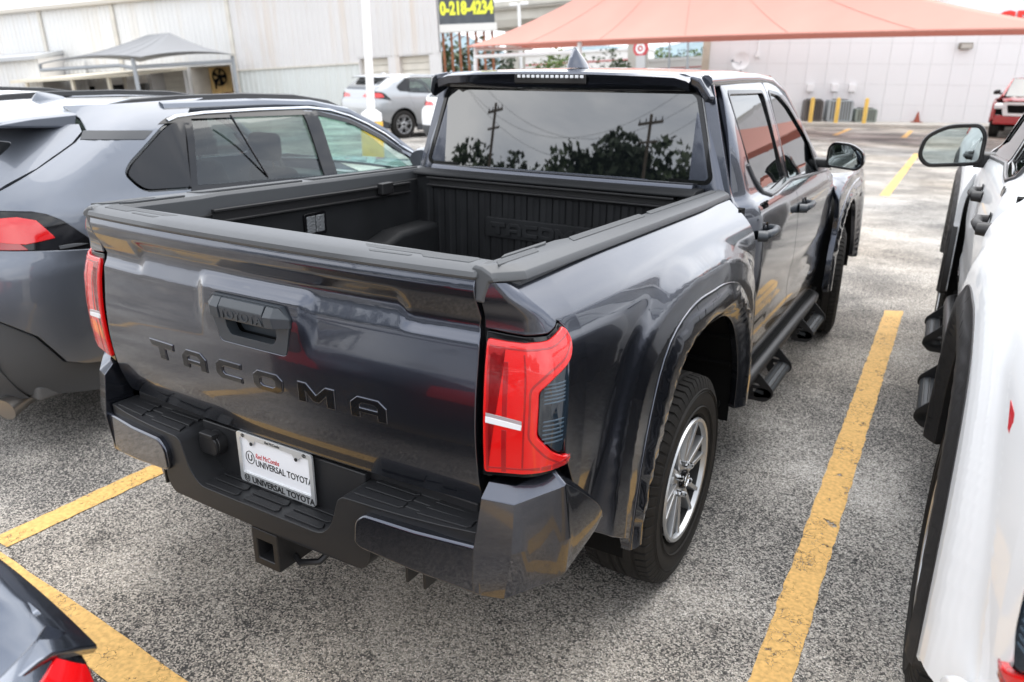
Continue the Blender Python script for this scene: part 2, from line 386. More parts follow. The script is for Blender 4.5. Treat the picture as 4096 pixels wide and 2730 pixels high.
# ------------------------------------------------------------------ wheel-arch shapes (side view, y z, wheel at y=0)
OPEN = [(-.53, .46), (-.50, .60), (-.46, .66), (-.38, .76), (-.31, .85), (-.23, .925), (-.10, .962), (.10, .965), (.28, .94), (.40, .87), (.50, .74), (.555, .62), (.56, .46)]
MOUL = [(-.61, .46), (-.58, .60), (-.54, .77), (-.50, .87), (-.45, .98), (-.38, 1.05), (-.27, 1.085), (0, 1.092), (.2, 1.08), (.36, 1.04), (.50, .95), (.60, .84), (.65, .70), (.66, .46)]
CREA = [(-.72, .46), (-.71, .75), (-.66, .95), (-.57, 1.07), (-.43, 1.13), (-.28, 1.165), (0, 1.165), (.3, 1.15), (.48, 1.105), (.62, 1.04), (.70, .94), (.74, .8), (.76, .46)]
AC = (.03, .45)
def radial(o):
    q = sorted((math.atan2(z-AC[1], y-AC[0]), math.hypot(y-AC[0], z-AC[1])) for y, z in o)
    dense = ln([a for a, b in q], [b for a, b in q])
    N = 60; xs = [q[0][0]+(q[-1][0]-q[0][0])*i/N for i in range(N+1)]; ys = [dense(x) for x in xs]
    for _ in range(3): ys = [ys[0]]+[(ys[i-1]+2*ys[i]+ys[i+1])/4 for i in range(1, N)]+[ys[-1]]
    return ln(xs, ys)
rO, rM, rC = radial(OPEN), radial(MOUL), radial(CREA)
def arch_poly(f, n=40, lo=.02, hi=math.pi-.02):
    return [(AC[0]+f(a)*math.cos(a), AC[1]+f(a)*math.sin(a)) for a in [lo+(hi-lo)*i/n for i in range(n+1)]]
def polar(y, z): return math.hypot(y-AC[0], z-AC[1]), max(-.3, math.atan2(z-AC[1], y-AC[0]) if z > AC[1] or y > AC[0] else math.pi)
XS = sm([.40, .50, .60, .70, .85, .95, 1.05, 1.12, 1.18, 1.22, 1.26, 1.30, 1.335], [.875, .892, .905, .915, .928, .932, .934, .932, .922, .906, .880, .843, .806])
YR = sm([.50, .70, .84, 1.0, 1.12, 1.20, 1.222, 1.24, 1.30, 1.34], [-.99, -1.015, -1.045, -1.042, -1.036, -1.026, -1.022, -1.023, -1.042, -1.045])
RC = ln([.6, .85, 1.2, 1.25, 1.335], [.06, .07, .07, .05, .03])
SOFT = 1.
def bulge(y, z, base, xm=.972):
    r, a = polar(y, z); c = rC(a); h = max(base, xm-.016)-base; v = 0
    if r > c+.10: return base
    for k_, w_ in ((-.016, 1), (-.008, 2), (0, 3), (.008, 2), (.016, 1)):
        t = min(1, max(0, (c+.075-r-k_*SOFT)/.075)); v += w_*t*t
    return base+h*v/9+.012*min(1, max(0, (c-r)/.08))
DZ = lambda y: -.022*(max(y, -1.0)+1.0)
def bed_pos(s, z):
    X = XS(z)-.018*ss(-.5, -1.05, s); yr = YR(z); rc = RC(z)
    if s < -1.13:
        t = (s+1.30)/.17; xx = lerp(.737, X-rc, t); return (xx, yr+.22*(xx-.737), z)
    yr += .22*(X-rc-.737); rc2 = rc*.85
    if s < -1.03:
        a = (s+1.13)/.10; t = a*a*(3-2*a)*.35+a*.65
        p0, p1, p2 = (X-rc, yr), (X-rc+rc*.86, yr+.22*rc*.86), (X, yr+rc*1.05)
        return (p0[0]*(1-t)**2+p1[0]*2*t*(1-t)+p2[0]*t*t, p0[1]*(1-t)**2+p1[1]*2*t*(1-t)+p2[1]*t*t, z)
    y = lerp(yr+rc*1.05, -.86, (s+1.03)/.17) if s < -.86 else s
    return (bulge(y, z, X), y, z+DZ(y)*ss(1.05, 1.333, z))
XC = sm([.42, .50, .60, .75, .95, 1.10, 1.20, 1.255, 1.285, 1.31, 1.45, 1.60, 1.70, 1.76], [.86, .885, .900, .912, .916, .912, .897, .872, .842, .829, .783, .729, .690, .657])
def cab_pos(y, z):
    x = XC(z)-.02*ss(2.2, 3.0, y)*(1 if z > 1.2 else .3)-.05*ss(.92, .70, y)
    # pressed hollow along the lower door
    x -= .010*ss(.66, .72, z)*ss(.90, .78, z)
    return (x, y, z)
def fen_pos(y, z):
    X = (XC(z) if z < 1.12 else lerp(XC(1.12), .76, ((z-1.12)/.06)**2))-.05*ss(3.9, 4.3, y)
    return (bulge(-(y-3.35), z, X, .968), y, z)

def make_truck(name, loc, rz, P, flare, handle, mirror_mat, label, cat, full=True, steer=0., tiny='SR5'):
    T = empty(name, loc, rz); tag(T, label, cat)
    SIDES = (1, -1)
    # ---------------------------------------------------------------- bed sides
    top = 1.333
    arch_in = [(y, z) for y, z in arch_poly(lambda a: rM(a)-.012)]
    OUT = [(-1.30, top), (-1.30, 1.222), (-1.20, 1.217), (-1.13, 1.215), (-1.075, 1.220), (-1.035, 1.236), (-1.01, 1.244), (-.99, 1.238), (-.975, 1.215), (-.985, 1.195), (-1.025, 1.15), (-1.035, 1.10),
           (-1.035, .97), (-1.02, .915), (-.985, .88), (-.80, .69), (-.815, .625), (-.62, .505)]+arch_in[::-1]+[(.665, .47), (.705, .47), (.705, 1.0), (.705, top)]
    lampO = [(-1.295, 1.212), (-1.20, 1.208), (-1.13, 1.206), (-1.075, 1.211), (-1.04, 1.226), (-1.01, 1.234), (-.995, 1.228), (-.985, 1.212), (-.993, 1.192), (-1.033, 1.147), (-1.043, 1.10), (-1.043, .968), (-1.03, .918), (-1.0, .89),
             (-1.03, .880), (-1.13, .860), (-1.295, .850)]
    for sx in SIDES:
        mi = sx < 0
        bs = panel('bed_side', OUT, bed_pos, .009, P, T, thick=.03, mirror=mi, cuts_b=(1.31, 1.325), rim=.005)
        def mo_pos(y, z):
            r, a = polar(y, z); t = (rM(a)-r)/max(.01, rM(a)-rO(a)); x = .972+.016*ss(0, .30, t)-.034*ss(.62, 1.05, t); return (x, y, z)
        mo = arch_poly(lambda a: rM(a)+.002)+arch_poly(rO)[::-1]
        panel('arch_flare', mo, mo_pos, .03, flare, T, thick=.03, mirror=mi, rim=.004)
        # liner: inside of the arch
        rows = []
        for xx in (.925, .60):
            rows.append([(sx*xx, y, z) for y, z in arch_poly(lambda a: rO(a)+.025, 30, -.12, math.pi+.12)])
        lb = MB().grid(rows); rows2 = [[(sx*.60, y, z) for y, z in arch_poly(lambda a: rO(a)+.025, 30, -.12, math.pi+.12)], [(sx*.60, AC[0], .3)]*31]; lb.grid(rows2)
        # moulded ribs of the liner
        for a in [.35+.27*i for i in range(10)]:
            c, s_ = math.cos(a), math.sin(a); q = rO(a)+.02
            lb.tube([(sx*.915, AC[0]+c*q, AC[1]+s_*q), (sx*.62, AC[0]+c*q, AC[1]+s_*q)], .012, 6)
        lb.build('wheel_liner', UNDER, T, smooth=40)
        # ------------------------------------------------ tail lamp
        off = lambda d: (lambda s, z: tuple(Vector(bed_pos(s, z))+_n(s, z)*d))
        def _n(s, z):
            e = 2e-3; a = Vector(bed_pos(s+e, z))-Vector(bed_pos(s-e, z)); b = Vector(bed_pos(s, z+e))-Vector(bed_pos(s, z-e)); return (a.cross(b)).normalized()
        lp = empty('tail_lamp'); lp.parent = T
        panel('lamp_housing', lampO, off(-.004), .03, BLACKGLOSS, lp, thick=.03, mirror=mi)
        vent = rpoly([(-1.070, 1.120), (-1.048, 1.142), (-1.041, 1.10), (-1.041, .972), (-1.054, .925), (-1.072, .940), (-1.102, .98), (-1.102, 1.085)], .01, 2)
        lensO = [(-1.283, 1.196), (-1.20, 1.193), (-1.13, 1.193), (-1.08, 1.199), (-1.045, 1.216), (-1.012, 1.224), (-1.0, 1.216), (-1.003, 1.195), (-1.045, 1.150), (-1.076, 1.126), (-1.107, 1.088), (-1.107, .975), (-1.076, .932), (-1.05, .912),
                 (-1.012, .903), (-1.04, .894), (-1.13, .874), (-1.283, .864)]
        ln_o = panel('red_lens', rpoly(lensO, .008, 2), lambda s, z: tuple(Vector(bed_pos(s, z))+_n(s, z)*(.003+.015*(1-((z-1.03)/.19)**2))), .02, LENS, lp, thick=.012, mirror=mi, rim=.004)
        bor = lambda s, z: tuple(Vector(bed_pos(s, z))+_n(s, z)*(.0038+.015*(1-((z-1.03)/.19)**2)))
        panel('lens_border', inset(rpoly(lensO, .008, 2), .011), bor, .02, DARKRED, ln_o, thick=.003, holes=[inset(rpoly(lensO, .008, 2), .0145)], mirror=mi, rim=.0005)
        for s0, s1, z0, z1 in ((-1.276, -1.268, .87, 1.18), (-1.215, -1.198, .872, .985), (-1.215, -1.198, 1.02, 1.15), (-1.135, -1.130, .885, 1.17)):
            panel('lens_strip', [(s0, z0), (s1, z0), (s1, z1), (s0, z1)], lambda s, z: tuple(Vector(bed_pos(s, z))+_n(s, z)*(.004+.015*(1-((z-1.03)/.19)**2))), .03, DARKRED, ln_o, thick=.003, mirror=mi, rim=.0006)
        panel('reverse_lamp', [(-1.276, 1.000), (-1.142, .992), (-1.142, 1.004), (-1.276, 1.014)], off(.021), .03, CLEARLENS, lp, thick=.012, mirror=mi, rim=.001)
        panel('reverse_lamp_lens', [(-1.276, 1.015), (-1.142, 1.005), (-1.142, 1.013), (-1.276, 1.023)], off(.0195), .03, SMOKELENS if 0 else mat('lamp_prism', (.35, .30, .31), .2, coat=1.), lp, thick=.012, mirror=mi, rim=.001)
        sm_o = panel('side_marker', vent, off(.006), .02, SMOKELENS, lp, thick=.012, mirror=mi, rim=.003)
        for zz in [.955+.011*i for i in range(6)]+[1.055+.009*i for i in range(6)]:
            panel('marker_rib', [(-1.094, zz), (-1.052, zz+.004), (-1.052, zz+.007), (-1.094, zz+.003)], off(.0075), .05, mat('marker_rib', (.05, .08, .11), .15, coat=1.), sm_o, thick=.003, mirror=mi, rim=.0008)
        # ------------------------------------------------ rail cap on the bed side
        rows = []
        for y in [-1.046, -1.042, -1.03, -1.01, -.98, -.94]+[-.85+.1*i for i in range(16)]+[.712]:
            ox = .818-.050*ss(-.98, -1.048, y)-.012*ss(.3, .7, y); ix = .705+.022*ss(-.62, -.56, y)
            e = .006 if y < -1.043 else 0
            rows.append([(a_, b_, c_+DZ(y)) for a_, b_, c_ in [(sx*ix, y, 1.285+e), (sx*ix, y, 1.352-e), (sx*(ix+.008), y, 1.364-e), (sx*(ox-.050), y, 1.371-e), (sx*(ox-.030), y, 1.369-e), (sx*(ox-.006), y, 1.357-e), (sx*ox, y, 1.346), (sx*(ox+.001), y, 1.337+e), (sx*(ox-.012), y, 1.333+e), (sx*(ox-.03), y, 1.285+e)]])
        mb = MB().grid(rows, closed=True); n = len(rows[0]); mb.f.append(tuple(range(n))); mb.f.append(tuple(range(len(mb.v)-n, len(mb.v))))
        rc_ = mb.build('bed_rail_cap', CAPPL, T, smooth=38, bevel=.002, seg=1)
        for (y0, y1, xa, xb) in ((-1.02, -.80, .738, .768), (-.95, -.70, .716, .730), (-.66, -.12, .740, .775), (-.10, .66, .742, .772)):
            pp = rpoly([(xa, y0+.04), (xb, y0), (xb, y1-.03), (xa, y1)], .008, 2)
            MB().prism(pp, lambda a, b: (sx*a, b, 1.365+DZ(b)), lambda a, b: (sx*a, b, 1.3708+.0022*ss(.70, .77, a)+DZ(b))).build('grip_pad', CAPPL if 0 else mat('rail_grip', (.060, .064, .068), .6, bump=(1600, .6, .001)), rc_, bevel=.0012, seg=1)
        # inner bed wall
        w_ = MB(); w_.box(.70, .735, -1.0, .60, .82, 1.285)
        w_.v = [(sx*x, y, z) for x, y, z in w_.v]; w_.build('bed_inner_wall', LINER, T, bevel=.004)
        wh = MB().prism([(-.50, .83), (-.46, 1.02), (-.40, 1.055), (.20, 1.055), (.30, 1.085), (.59, 1.09), (.59, .83)], lambda a, b: (sx*.56, a, b), lambda a, b: (sx*.701, a, b)); wh.build('wheel_house', LINER, T, bevel=.03, seg=3)
        # deck rail channel and sliding cleat
        dr = MB(); dr.box(.680, .699, -.62, .52, 1.262, 1.272); dr.box(.680, .699, -.62, .52, 1.222, 1.230); dr.box(.694, .699, -.62, .52, 1.222, 1.272)
        dr.v = [(sx*x, y, z+.040+DZ(y)) for x, y, z in dr.v]; d_o = dr.build('deck_rail', STEEL, T, bevel=.002)
        ck = MB().box(.655, .690, .28, .36, 1.245, 1.298); ck.v = [(sx*x, y, z) for x, y, z in ck.v]; ck.build('tie_down_cleat', STEEL, d_o, bevel=.006)
        MB().tube([(sx*.69, .50, 1.03), (sx*.665, .50, 1.02), (sx*.66, .51, .99), (sx*.665, .52, .955), (sx*.70, .52, .95)], .006, 8).build('tie_down_hook', STEEL, T)
        # bed lamp
        lm = MB().prism(rpoly([(-.180, 1.125), (-.052, 1.125), (-.052, 1.222), (-.180, 1.222)], .012, 3), lambda a, b: (sx*.692, a, b), lambda a, b: (sx*.702, a, b)).build('bed_lamp', BLACKGLOSS, T, bevel=.003)
        for y0 in (-.166, -.114): MB().prism([(y0, 1.138), (y0+.048, 1.138), (y0+.048, 1.209), (y0, 1.209)], lambda a, b: (sx*(.689+.02*(1.209-b)*1.5), a, b), lambda a, b: (sx*.695, a, b)).build('lamp_lens', mat('bed_lamp_lens', (.22, .23, .24), .12, .5, bump=(120, .8, .01)), lm, bevel=.002)
    # ---------------------------------------------------------------- bed floor and front wall
    fl = MB().box(-.70, .70, -1.02, .60, .80, .83)
    for i in range(11): fl.box(-.60+.12*i-.03, -.60+.12*i+.03, -1.0, .58, .8299, .838)
    fl.build('bed_floor', LINER, T, bevel=.003, seg=1)
    xs = []; pitch = .0655; x = -.66
    while x < .62: xs += [(x, .592), (x+.006, .580), (x+.030, .578), (x+.038, .585), (x+.058, .587), (x+.0615, .592)]; x += pitch
    rows = [[(a, b, .83) for a, b in xs], [(a, b, 1.250) for a, b in xs]]
    fw_ = MB().grid(rows); fw_.box(-.70, .70, .594, .612, .82, 1.315); fw_.build('bed_front_wall', LINER, T, smooth=30)
    br = MB(); br.box(-.62, .62, .560, .592, 1.296, 1.305); br.box(-.62, .62, .560, .592, 1.262, 1.270); br.box(-.62, .62, .586, .592, 1.262, 1.305)
    br.build('front_deck_rail', STEEL, T, bevel=.002)
    MB().prism(rpoly([(.562, 1.308), (.562, 1.322), (.60, 1.334), (.70, 1.334), (.70, 1.308)], .006, 2), lambda a, b: (-.70, a, b), lambda a, b: (.70, a, b)).build('bed_front_cap', LINER, T, bevel=.004)
    em = MB().prism(rpoly([(-.29, 1.05), (.29, 1.05), (.29, 1.142), (-.29, 1.142)], .01, 2), lambda a, b: (a, .572, b), lambda a, b: (a, .593, b)).build('embossed_panel', LINER, T, bevel=.004)
    xx = -.262
    for chn, wd in zip('TACOMA', (.085, .082, .080, .082, .09, .082)):
        for o_, h_ in [(letter(chn)[0][0], letter(chn)[1])]:
            mb = MB(); fill2d(mb, o_, h_, lambda a, b: (xx+a*wd, .572, 1.066+b*.056), lambda a, b: (xx+a*wd, .565, 1.066+b*.056)); mb.build('embossed_letter', LINER, em, bevel=.0025)
        xx += wd+.004
    # ---------------------------------------------------------------- tailgate
    bow = lambda x: -1.064+.028*(abs(x)/.72)**2.2
    ctr = lambda x, a, b: ss(a[0], a[1], x)*(1-ss(b[0], b[1], x))
    def tg_pos(x, z):
        c = ctr(x, (-.53, -.49), (.49, .53)); h_ = ctr(x, (-.235, -.185), (.185, .235))
        kz = 1.232+.022*c; sh = 1.178+.020*h_
        pf = ln([.74, .76, .80, .88, .96, 1.05, sh-.012, sh, kz-.030, kz-.010, kz+.002, 1.292, 1.318, 1.340],
                [.024, .018, .001, -.014, -.0195, -.0160, .0010, .0015, .014, .017, .014, -.014, -.020, -.014])
        e = .006; v = (pf(z-e)+2*pf(z)+pf(z+e))/4 if z > 1.13 else sum(pf(z+q_*.012) for q_ in (-2, -1, 0, 1, 2))/5
        v -= .012*h_*ss(1.05, 1.17, z)*ss(1.24, 1.20, z)
        return (x, bow(x)+v+.02*(c-1)*0, z)
    hx = lambda p: (p[0], p[1])
    HOLE = rpoly([(-.135, 1.192), (.135, 1.192), (.165, 1.155), (.135, 1.052), (.122, 1.045), (-.122, 1.045), (-.135, 1.052), (-.165, 1.155)], .006, 2)
    tg_out = [(-.722, 1.336), (-.722, 1.24), (-.715, 1.222), (-.722, 1.17), (-.722, .76), (-.712, .745), (.712, .745), (.722, .76), (.722, 1.17), (.715, 1.222), (.722, 1.24), (.722, 1.336)]
    tg = panel('tailgate', tg_out, tg_pos, .024, P, T, thick=.05, holes=[HOLE], rim=.004, cuts_b=(1.168, 1.176, 1.184, 1.192, 1.200, 1.212, 1.222, 1.232, 1.244, 1.254, 1.29, 1.30, 1.31, 1.32, 1.328), cuts_a=(-.52, -.51, -.50, .50, .51, .52, -.22, -.21, -.20, .20, .21, .22))
    MB().box(-.70, .70, -1.015, -.975, .76, 1.34).build('tailgate_inner', LINER, tg)
    # plastic cap
    rows = []
    X = [-.730, -.724]+[-.70+.035*i for i in range(41)]+[.724, .730]
    for x in X:
        e = .005 if abs(x) > .727 else 0; b = bow(x)-.008; c = ctr(x, (-.42, -.36), (.36, .42))
        f = .962
        rows.append([(x, b-.010+e, 1.339+e), (x, b-.014+e, 1.346), (x, b-.010+e-.003*c, 1.357-e), (x, b+.012-.006*c, 1.366-e+.002*c), (x, -f-.03, 1.370-e), (x, -f-.004, 1.366-e), (x, -f, 1.355), (x, -f, 1.325), (x, -1.01, 1.325)])
    mb = MB().grid(rows, closed=True); n = 9; mb.f.append(tuple(range(n))); mb.f.append(tuple(range(len(mb.v)-n, len(mb.v))))
    tcp = mb.build('tailgate_cap', CAPPL, tg, smooth=30)
    gp = mat('rail_grip', (.060, .064, .068), .6)
    for sx in SIDES:
        for pp in ([(.36, -.995), (.385, -1.018), (.55, -1.012), (.565, -1.028), (.69, -1.020), (.70, -.985), (.69, -.978)], [(.40, -1.030), (.415, -1.044), (.53, -1.036), (.535, -1.025)]):
            MB().prism(rpoly(pp, .005, 2), lambda a, b: (sx*a, b, 1.362), lambda a, b: (sx*a, b, 1.3680+.0030*ss(-1.05, -.98, b))).build('grip_pad', gp, tcp, bevel=.0012, seg=1)
    # stamped letters
    for chn, x0, x1 in zip('TACOMA', (-.482, -.318, -.162, -.005, .168, .352), (-.358, -.205, -.052, .112, .300, .470)):
        o_, h_ = letter(chn); o_ = o_[0]; zf = lambda b: .928+b*.060; yf = lambda x, z, d: tg_pos(x, z)[1]-d; xf_ = lambda a: x0+(x1-x0)*a
        mb = MB(); fill2d(mb, o_, h_, lambda a, b: (xf_(a), yf(xf_(a), zf(b), -.002), zf(b)), lambda a, b: (xf_(a), yf(xf_(a), zf(b), .0035), zf(b)))
        lo = mb.build('stamped_letter', P, tg, smooth=20, bevel=.0026, seg=2)
        # sx-corrected inset of the dark infill
        asp = .060/(x1-x0); S = lambda p: (p[0], p[1]*asp); U = lambda p: (p[0], p[1]/asp)
        oi = [U(p) for p in inset([S(p) for p in o_], .030)]; hi = [[U(p) for p in inset([S(p) for p in hh], -.028)] for hh in h_]
        mb = MB(); fill2d(mb, oi, hi, lambda a, b: (xf_(a), yf(xf_(a), zf(b), 0), zf(b)), lambda a, b: (xf_(a), yf(xf_(a), zf(b), .0040), zf(b)))
        mb.build('letter_infill', BLACKGLOSS, lo, smooth=20)
    # handle
    hd = empty('tailgate_handle'); hd.parent = T; yh = bow(0)-.010
    bz = inset(HOLE, .003)
    inner = rpoly([(-.10, 1.165), (.10, 1.165), (.10, 1.095), (.085, 1.072), (-.085, 1.072), (-.10, 1.095)], .008, 2)
    mb = MB(); fill2d(mb, bz, [inner], lambda a, b: (a, yh+.03, b), lambda a, b: (a, yh-.004-.01*ss(1.1, 1.19, b), b)); mb.build('handle_bezel', handle, hd, bevel=.003)
    MB().prism(inner, lambda a, b: (a*1.02, yh+.045, b*1.0), lambda a, b: (a*.9, yh+.05, b)).build('handle_recess', handle, hd)
    MB().prism([(p[0], p[1]) for p in rpoly([(-.012, 1.120), (-.030, 1.128), (-.034, 1.165), (-.020, 1.186), (.0, 1.186), (.0, 1.120)], .003, 2)], lambda a, b: (-.085, yh-.002+a, b), lambda a, b: (.085, yh-.002+a, b)).build('pull_handle', handle, hd, bevel=.002)
    for sx in SIDES:
        o8 = [(.0875, -.002, 1.125), (.155, -.002, 1.128), (.155, .010, 1.128), (.0875, .010, 1.125), (.0875, -.002, 1.186), (.135, -.002, 1.184), (.135, .010, 1.184), (.0875, .010, 1.186)]
        fr = [(.0885, -.034, 1.128), (.125, -.034, 1.132), (.158, -.008, 1.130), (.158, .010, 1.130), (.0885, .01, 1.122)]
        up_ = [(.0885, -.038, 1.160), (.120, -.038, 1.162), (.160, -.010, 1.158), (.160, .010, 1.158), (.0885, .01, 1.160)]
        tp = [(.0885, -.020, 1.186), (.118, -.020, 1.185), (.138, -.008, 1.184), (.138, .010, 1.184), (.0885, .01, 1.186)]
        mb = MB(); V_ = [(sx*a, yh+b, c) for q in (fr, up_, tp) for a, b, c in q]
        mb.add(V_, [(0, 1, 2, 3, 4)[::-1], (10, 11, 12, 13, 14)]+[(i, (i+1) % 5, 5+(i+1) % 5, 5+i) for i in range(5)]+[(5+i, 5+(i+1) % 5, 10+(i+1) % 5, 10+i) for i in range(5)])
        mb.build('handle_end', handle, hd, bevel=.002)
    text('handle_lettering', 'TOYOTA', .036, mat('handle_letters', (.030, .036, .042), .45), hd, Matrix.Translation((0, yh-.0345, 1.134)) @ Matrix.Rotation(R(90), 4, 'X'), .0014, 'CENTER', 1.12, bold=.0008)
    # ---------------------------------------------------------------- bumper
    bu = empty('rear_bumper'); bu.parent = T
    U_ = [(-.40, .492), (.40, .492), (.425, .53), (.425, .60), (.74, .60), (.74, .704), (.345, .704), (.325, .69), (.295, .60), (.255, .560), (-.255, .560), (-.295, .60), (-.325, .69), (-.345, .704), (-.74, .704), (-.74, .60), (-.425, .60), (-.425, .53)]
    ybo = lambda x: -1.145+.065*(abs(x)/.8)**3.2
    mb = MB(); UU = rpoly(U_, [.02, .02, .02, .01, .0, 0, .01, .01, .05, .05, .05, .05, .01, .01, 0, 0, .01, .02], 3)
    UU = [q for i_ in range(len(UU)) for q in ([UU[i_]] if abs(UU[i_][0]-UU[(i_+1) % len(UU)][0]) < .15 else [tuple(Vector(UU[i_]).lerp(Vector(UU[(i_+1) % len(UU)]), t_/4)) for t_ in range(4)])]
    mb.prism(UU, lambda a, b: (a, -.985, b), lambda a, b: (a, ybo(a)+.016, b)); mb.build('bumper_center', PLASTIC, bu, bevel=.007, seg=3)
    MB().box(-.34, .34, -1.028, -.975, .545, .725).build('bumper_back_panel', PLASTIC, bu, bevel=.005)
    MB().box(-.70, .70, -1.005, -.975, .69, .735).build('bumper_top_strip', PLASTIC, bu, bevel=.008)
    for sx in SIDES:
        # painted face bar and wrap-round corner
        f0 = rpoly([(.385, .585), (.405, .572), (.57, .553), (.76, .528), (.76, .672), (.58, .676), (.425, .680), (.392, .655)], [.012, .01, 0, 0, 0, 0, .012, .02], 3)
        MB().prism(f0, lambda a, b: (sx*a, ybo(a)+.04, b), lambda a, b: (sx*a, ybo(a), b)).build('bumper_face_bar', P, bu, bevel=.009, seg=3)
        zt = [(.756, -1.043, .836), (.815, -1.014, .828), (.874, -.962, .858), (.892, -.942, .856), (.932, -.82, .735), (.934, -.785, .68)]
        zc = [(.755, -1.078, .806), (.832, -1.050, .798), (.912, -.974, .830), (.928, -.944, .826), (.948, -.815, .716), (.948, -.775, .660)]
        zm = [(.746, -1.104, .662), (.835, -1.066, .668), (.928, -.974, .685), (.940, -.934, .688), (.951, -.815, .676), (.951, -.775, .652)]
        zl = [(.738, -1.094, .530), (.808, -1.056, .518), (.910, -.958, .560), (.924, -.910, .580), (.942, -.82, .628), (.943, -.785, .648)]
        bk = [(.735, -1.0, .530), (.77, -.98, .520), (.84, -.92, .560), (.86, -.89, .580), (.88, -.82, .625), (.885, -.79, .645)]
        bt = [(.752, -.99, .826), (.78, -.965, .814), (.84, -.93, .835), (.86, -.905, .835), (.885, -.82, .72), (.89, -.79, .665)]
        def crv(q):
            V_ = [Vector(p) for p in q]; o_ = [V_[0], V_[0].lerp(V_[1], .5), V_[1]]
            for i_ in range(1, 5):
                a_, b_, c_, d_ = V_[max(1, i_-1)], V_[i_], V_[i_+1], V_[min(5, i_+2)]
                for k_ in range(1, 6):
                    t_ = k_/5; o_.append(.5*((2*b_)+(c_-a_)*t_+(2*a_-5*b_+4*c_-d_)*t_**2+(3*b_-a_-3*c_+d_)*t_**3))
            return o_
        rows = [[(sx*p.x, p.y, p.z) for p in crv(q)] for q in (bt, zt, zc, zm, zl, bk)]
        mb = MB().grid(rows); n_ = len(rows[0])
        mb.f.append(tuple(i*n_ for i in range(6))); mb.f.append(tuple(i*n_+n_-1 for i in range(6)))
        mb.build('bumper_corner', P, bu, smooth=16, bevel=.005, seg=3)
        # step pads
        for (y0, yo) in ((-1.020, 0), (-1.060, 1), (-1.100, 2)):
            for (xa, xb) in ((.372, .520), (.575, .722)):
                fy = lambda a: .035*(abs(a)/.8)**3.2*(yo/2)
                pp = [(xa-.006*yo+.012, y0+.032), (xb-.006, y0+.032), (xb-.003, y0+.010), (xb-.012, y0), (xa-.006*yo, y0)]
                MB().prism(pp, lambda a, b: (sx*a, b+fy(a), .702), lambda a, b: (sx*a, b+fy(a), .7095)).build('step_rib', GRIP, bu, bevel=.0025)
            MB().prism([(.517, y0+.028), (.578, y0+.028), (.578, y0+.014), (.517, y0+.014)], lambda a, b: (sx*a, b+.01*yo/2, .702), lambda a, b: (sx*a, b+.01*yo/2, .707)).build('step_rib', PLASTIC, bu, bevel=.002)
        # recovery bracket
        mb = MB(); mb.box(sx*.52-.035, sx*.52-.025, -1.05, -.85, .44, .58); mb.box(sx*.52+.025, sx*.52+.035, -1.05, -.85, .44, .58); mb.box(sx*.52-.035, sx*.52+.035, -.95, -.85, .44, .50)
        mb.build('tow_bracket', STEEL, bu, bevel=.004)
    for i, xc in enumerate((-.172, 0, .172)):
        for y0 in (-1.046, -1.080, -1.115):
            MB().prism([(xc-.068, y0+.027), (xc+.062, y0+.027), (xc+.070, y0+.010), (xc+.060, y0), (xc-.074, y0)], lambda a, b: (a, b, .558), lambda a, b: (a, b, .5665)).build('step_rib', GRIP, bu, bevel=.0025)
    # trailer socket
    sk = MB().lathe([(-1.03, .040), (-1.060, .040), (-1.064, .034), (-1.064, 0)], 24, 'Y', (-.265, 0, .668)).build('trailer_socket', STEEL, bu, bevel=.003)
    MB().prism(rpoly([(-.305, .640), (-.225, .640), (-.225, .70), (-.305, .70)], .02, 3), lambda a, b: (a, -1.063, b), lambda a, b: (a, -1.074, b)).build('socket_cover', STEEL, sk, bevel=.004)
    MB().box(-.295, -.235, -1.078, -1.05, .698, .712).build('socket_hinge', STEEL, sk, bevel=.003)
    # hitch receiver
    hr = MB(); o1 = [(-.055, .345), (.055, .345), (.055, .475), (-.055, .475)]; i1 = [(-.033, .372), (.033, .372), (.033, .438), (-.033, .438)]
    fill2d(hr, o1, [i1], lambda a, b: (a, -.90, b), lambda a, b: (a, -1.115, b)); hr.box(-.45, .45, -.99, -.93, .47, .53); hr.build('hitch_receiver', STEEL, bu, bevel=.004)
    for sx in SIDES: MB().tube([(sx*.055, -1.05, .37), (sx*.085, -1.06, .362), (sx*.135, -1.03, .366), (sx*.155, -.97, .40), (sx*.15, -.93, .46)], .011, 8).build('safety_chain_loop', STEEL, bu)
    MB().tube([(-.56, -.30, .42), (-.60, -.8, .42), (-.66, -.98, .44)], .032, 14).build('exhaust_tip', mat('exhaust_metal', (.30, .28, .26), .35, .9), T)
    # licence plate with chrome frame
    if full:
        pl = empty('licence_plate', (0, 0, .018)); pl.parent = T; yp = -1.040
        MB().box(-.150, .150, yp-.001, yp+.004, .562, .712).build('plate', WHITEP, pl)
        outer = rpoly([(-.158, .552), (.158, .552), (.158, .722), (-.158, .722)], .012, 3)
        inner = [(-.143, .585), (.143, .585), (.143, .705), (.118, .705), (.105, .698), (.100, .688), (.088, .688), (.078, .705), (-.078, .705), (-.088, .688), (-.100, .688), (-.105, .698), (-.118, .705), (-.143, .705)]
        mb = MB(); fill2d(mb, outer, [rpoly(inner, .003, 2)], lambda a, b: (a, yp, b), lambda a, b: (a, yp-.007, b)); fr_ = mb.build('plate_frame', mat('bright_frame_metal', (.62, .64, .65), .28, .55, coat=.6), pl, bevel=.002)
        for x in (-.094, .094): MB().lathe([(yp-.002, .006), (yp-.009, .006), (yp-.010, .004), (yp-.010, 0)], 10, 'Y', (x, 0, .692)).build('plate_screw', STEEL, fr_)
        RX = Matrix.Rotation(R(90), 4, 'X'); TX = lambda x, z, d: Matrix.Translation((x, yp-d, z)) @ RX
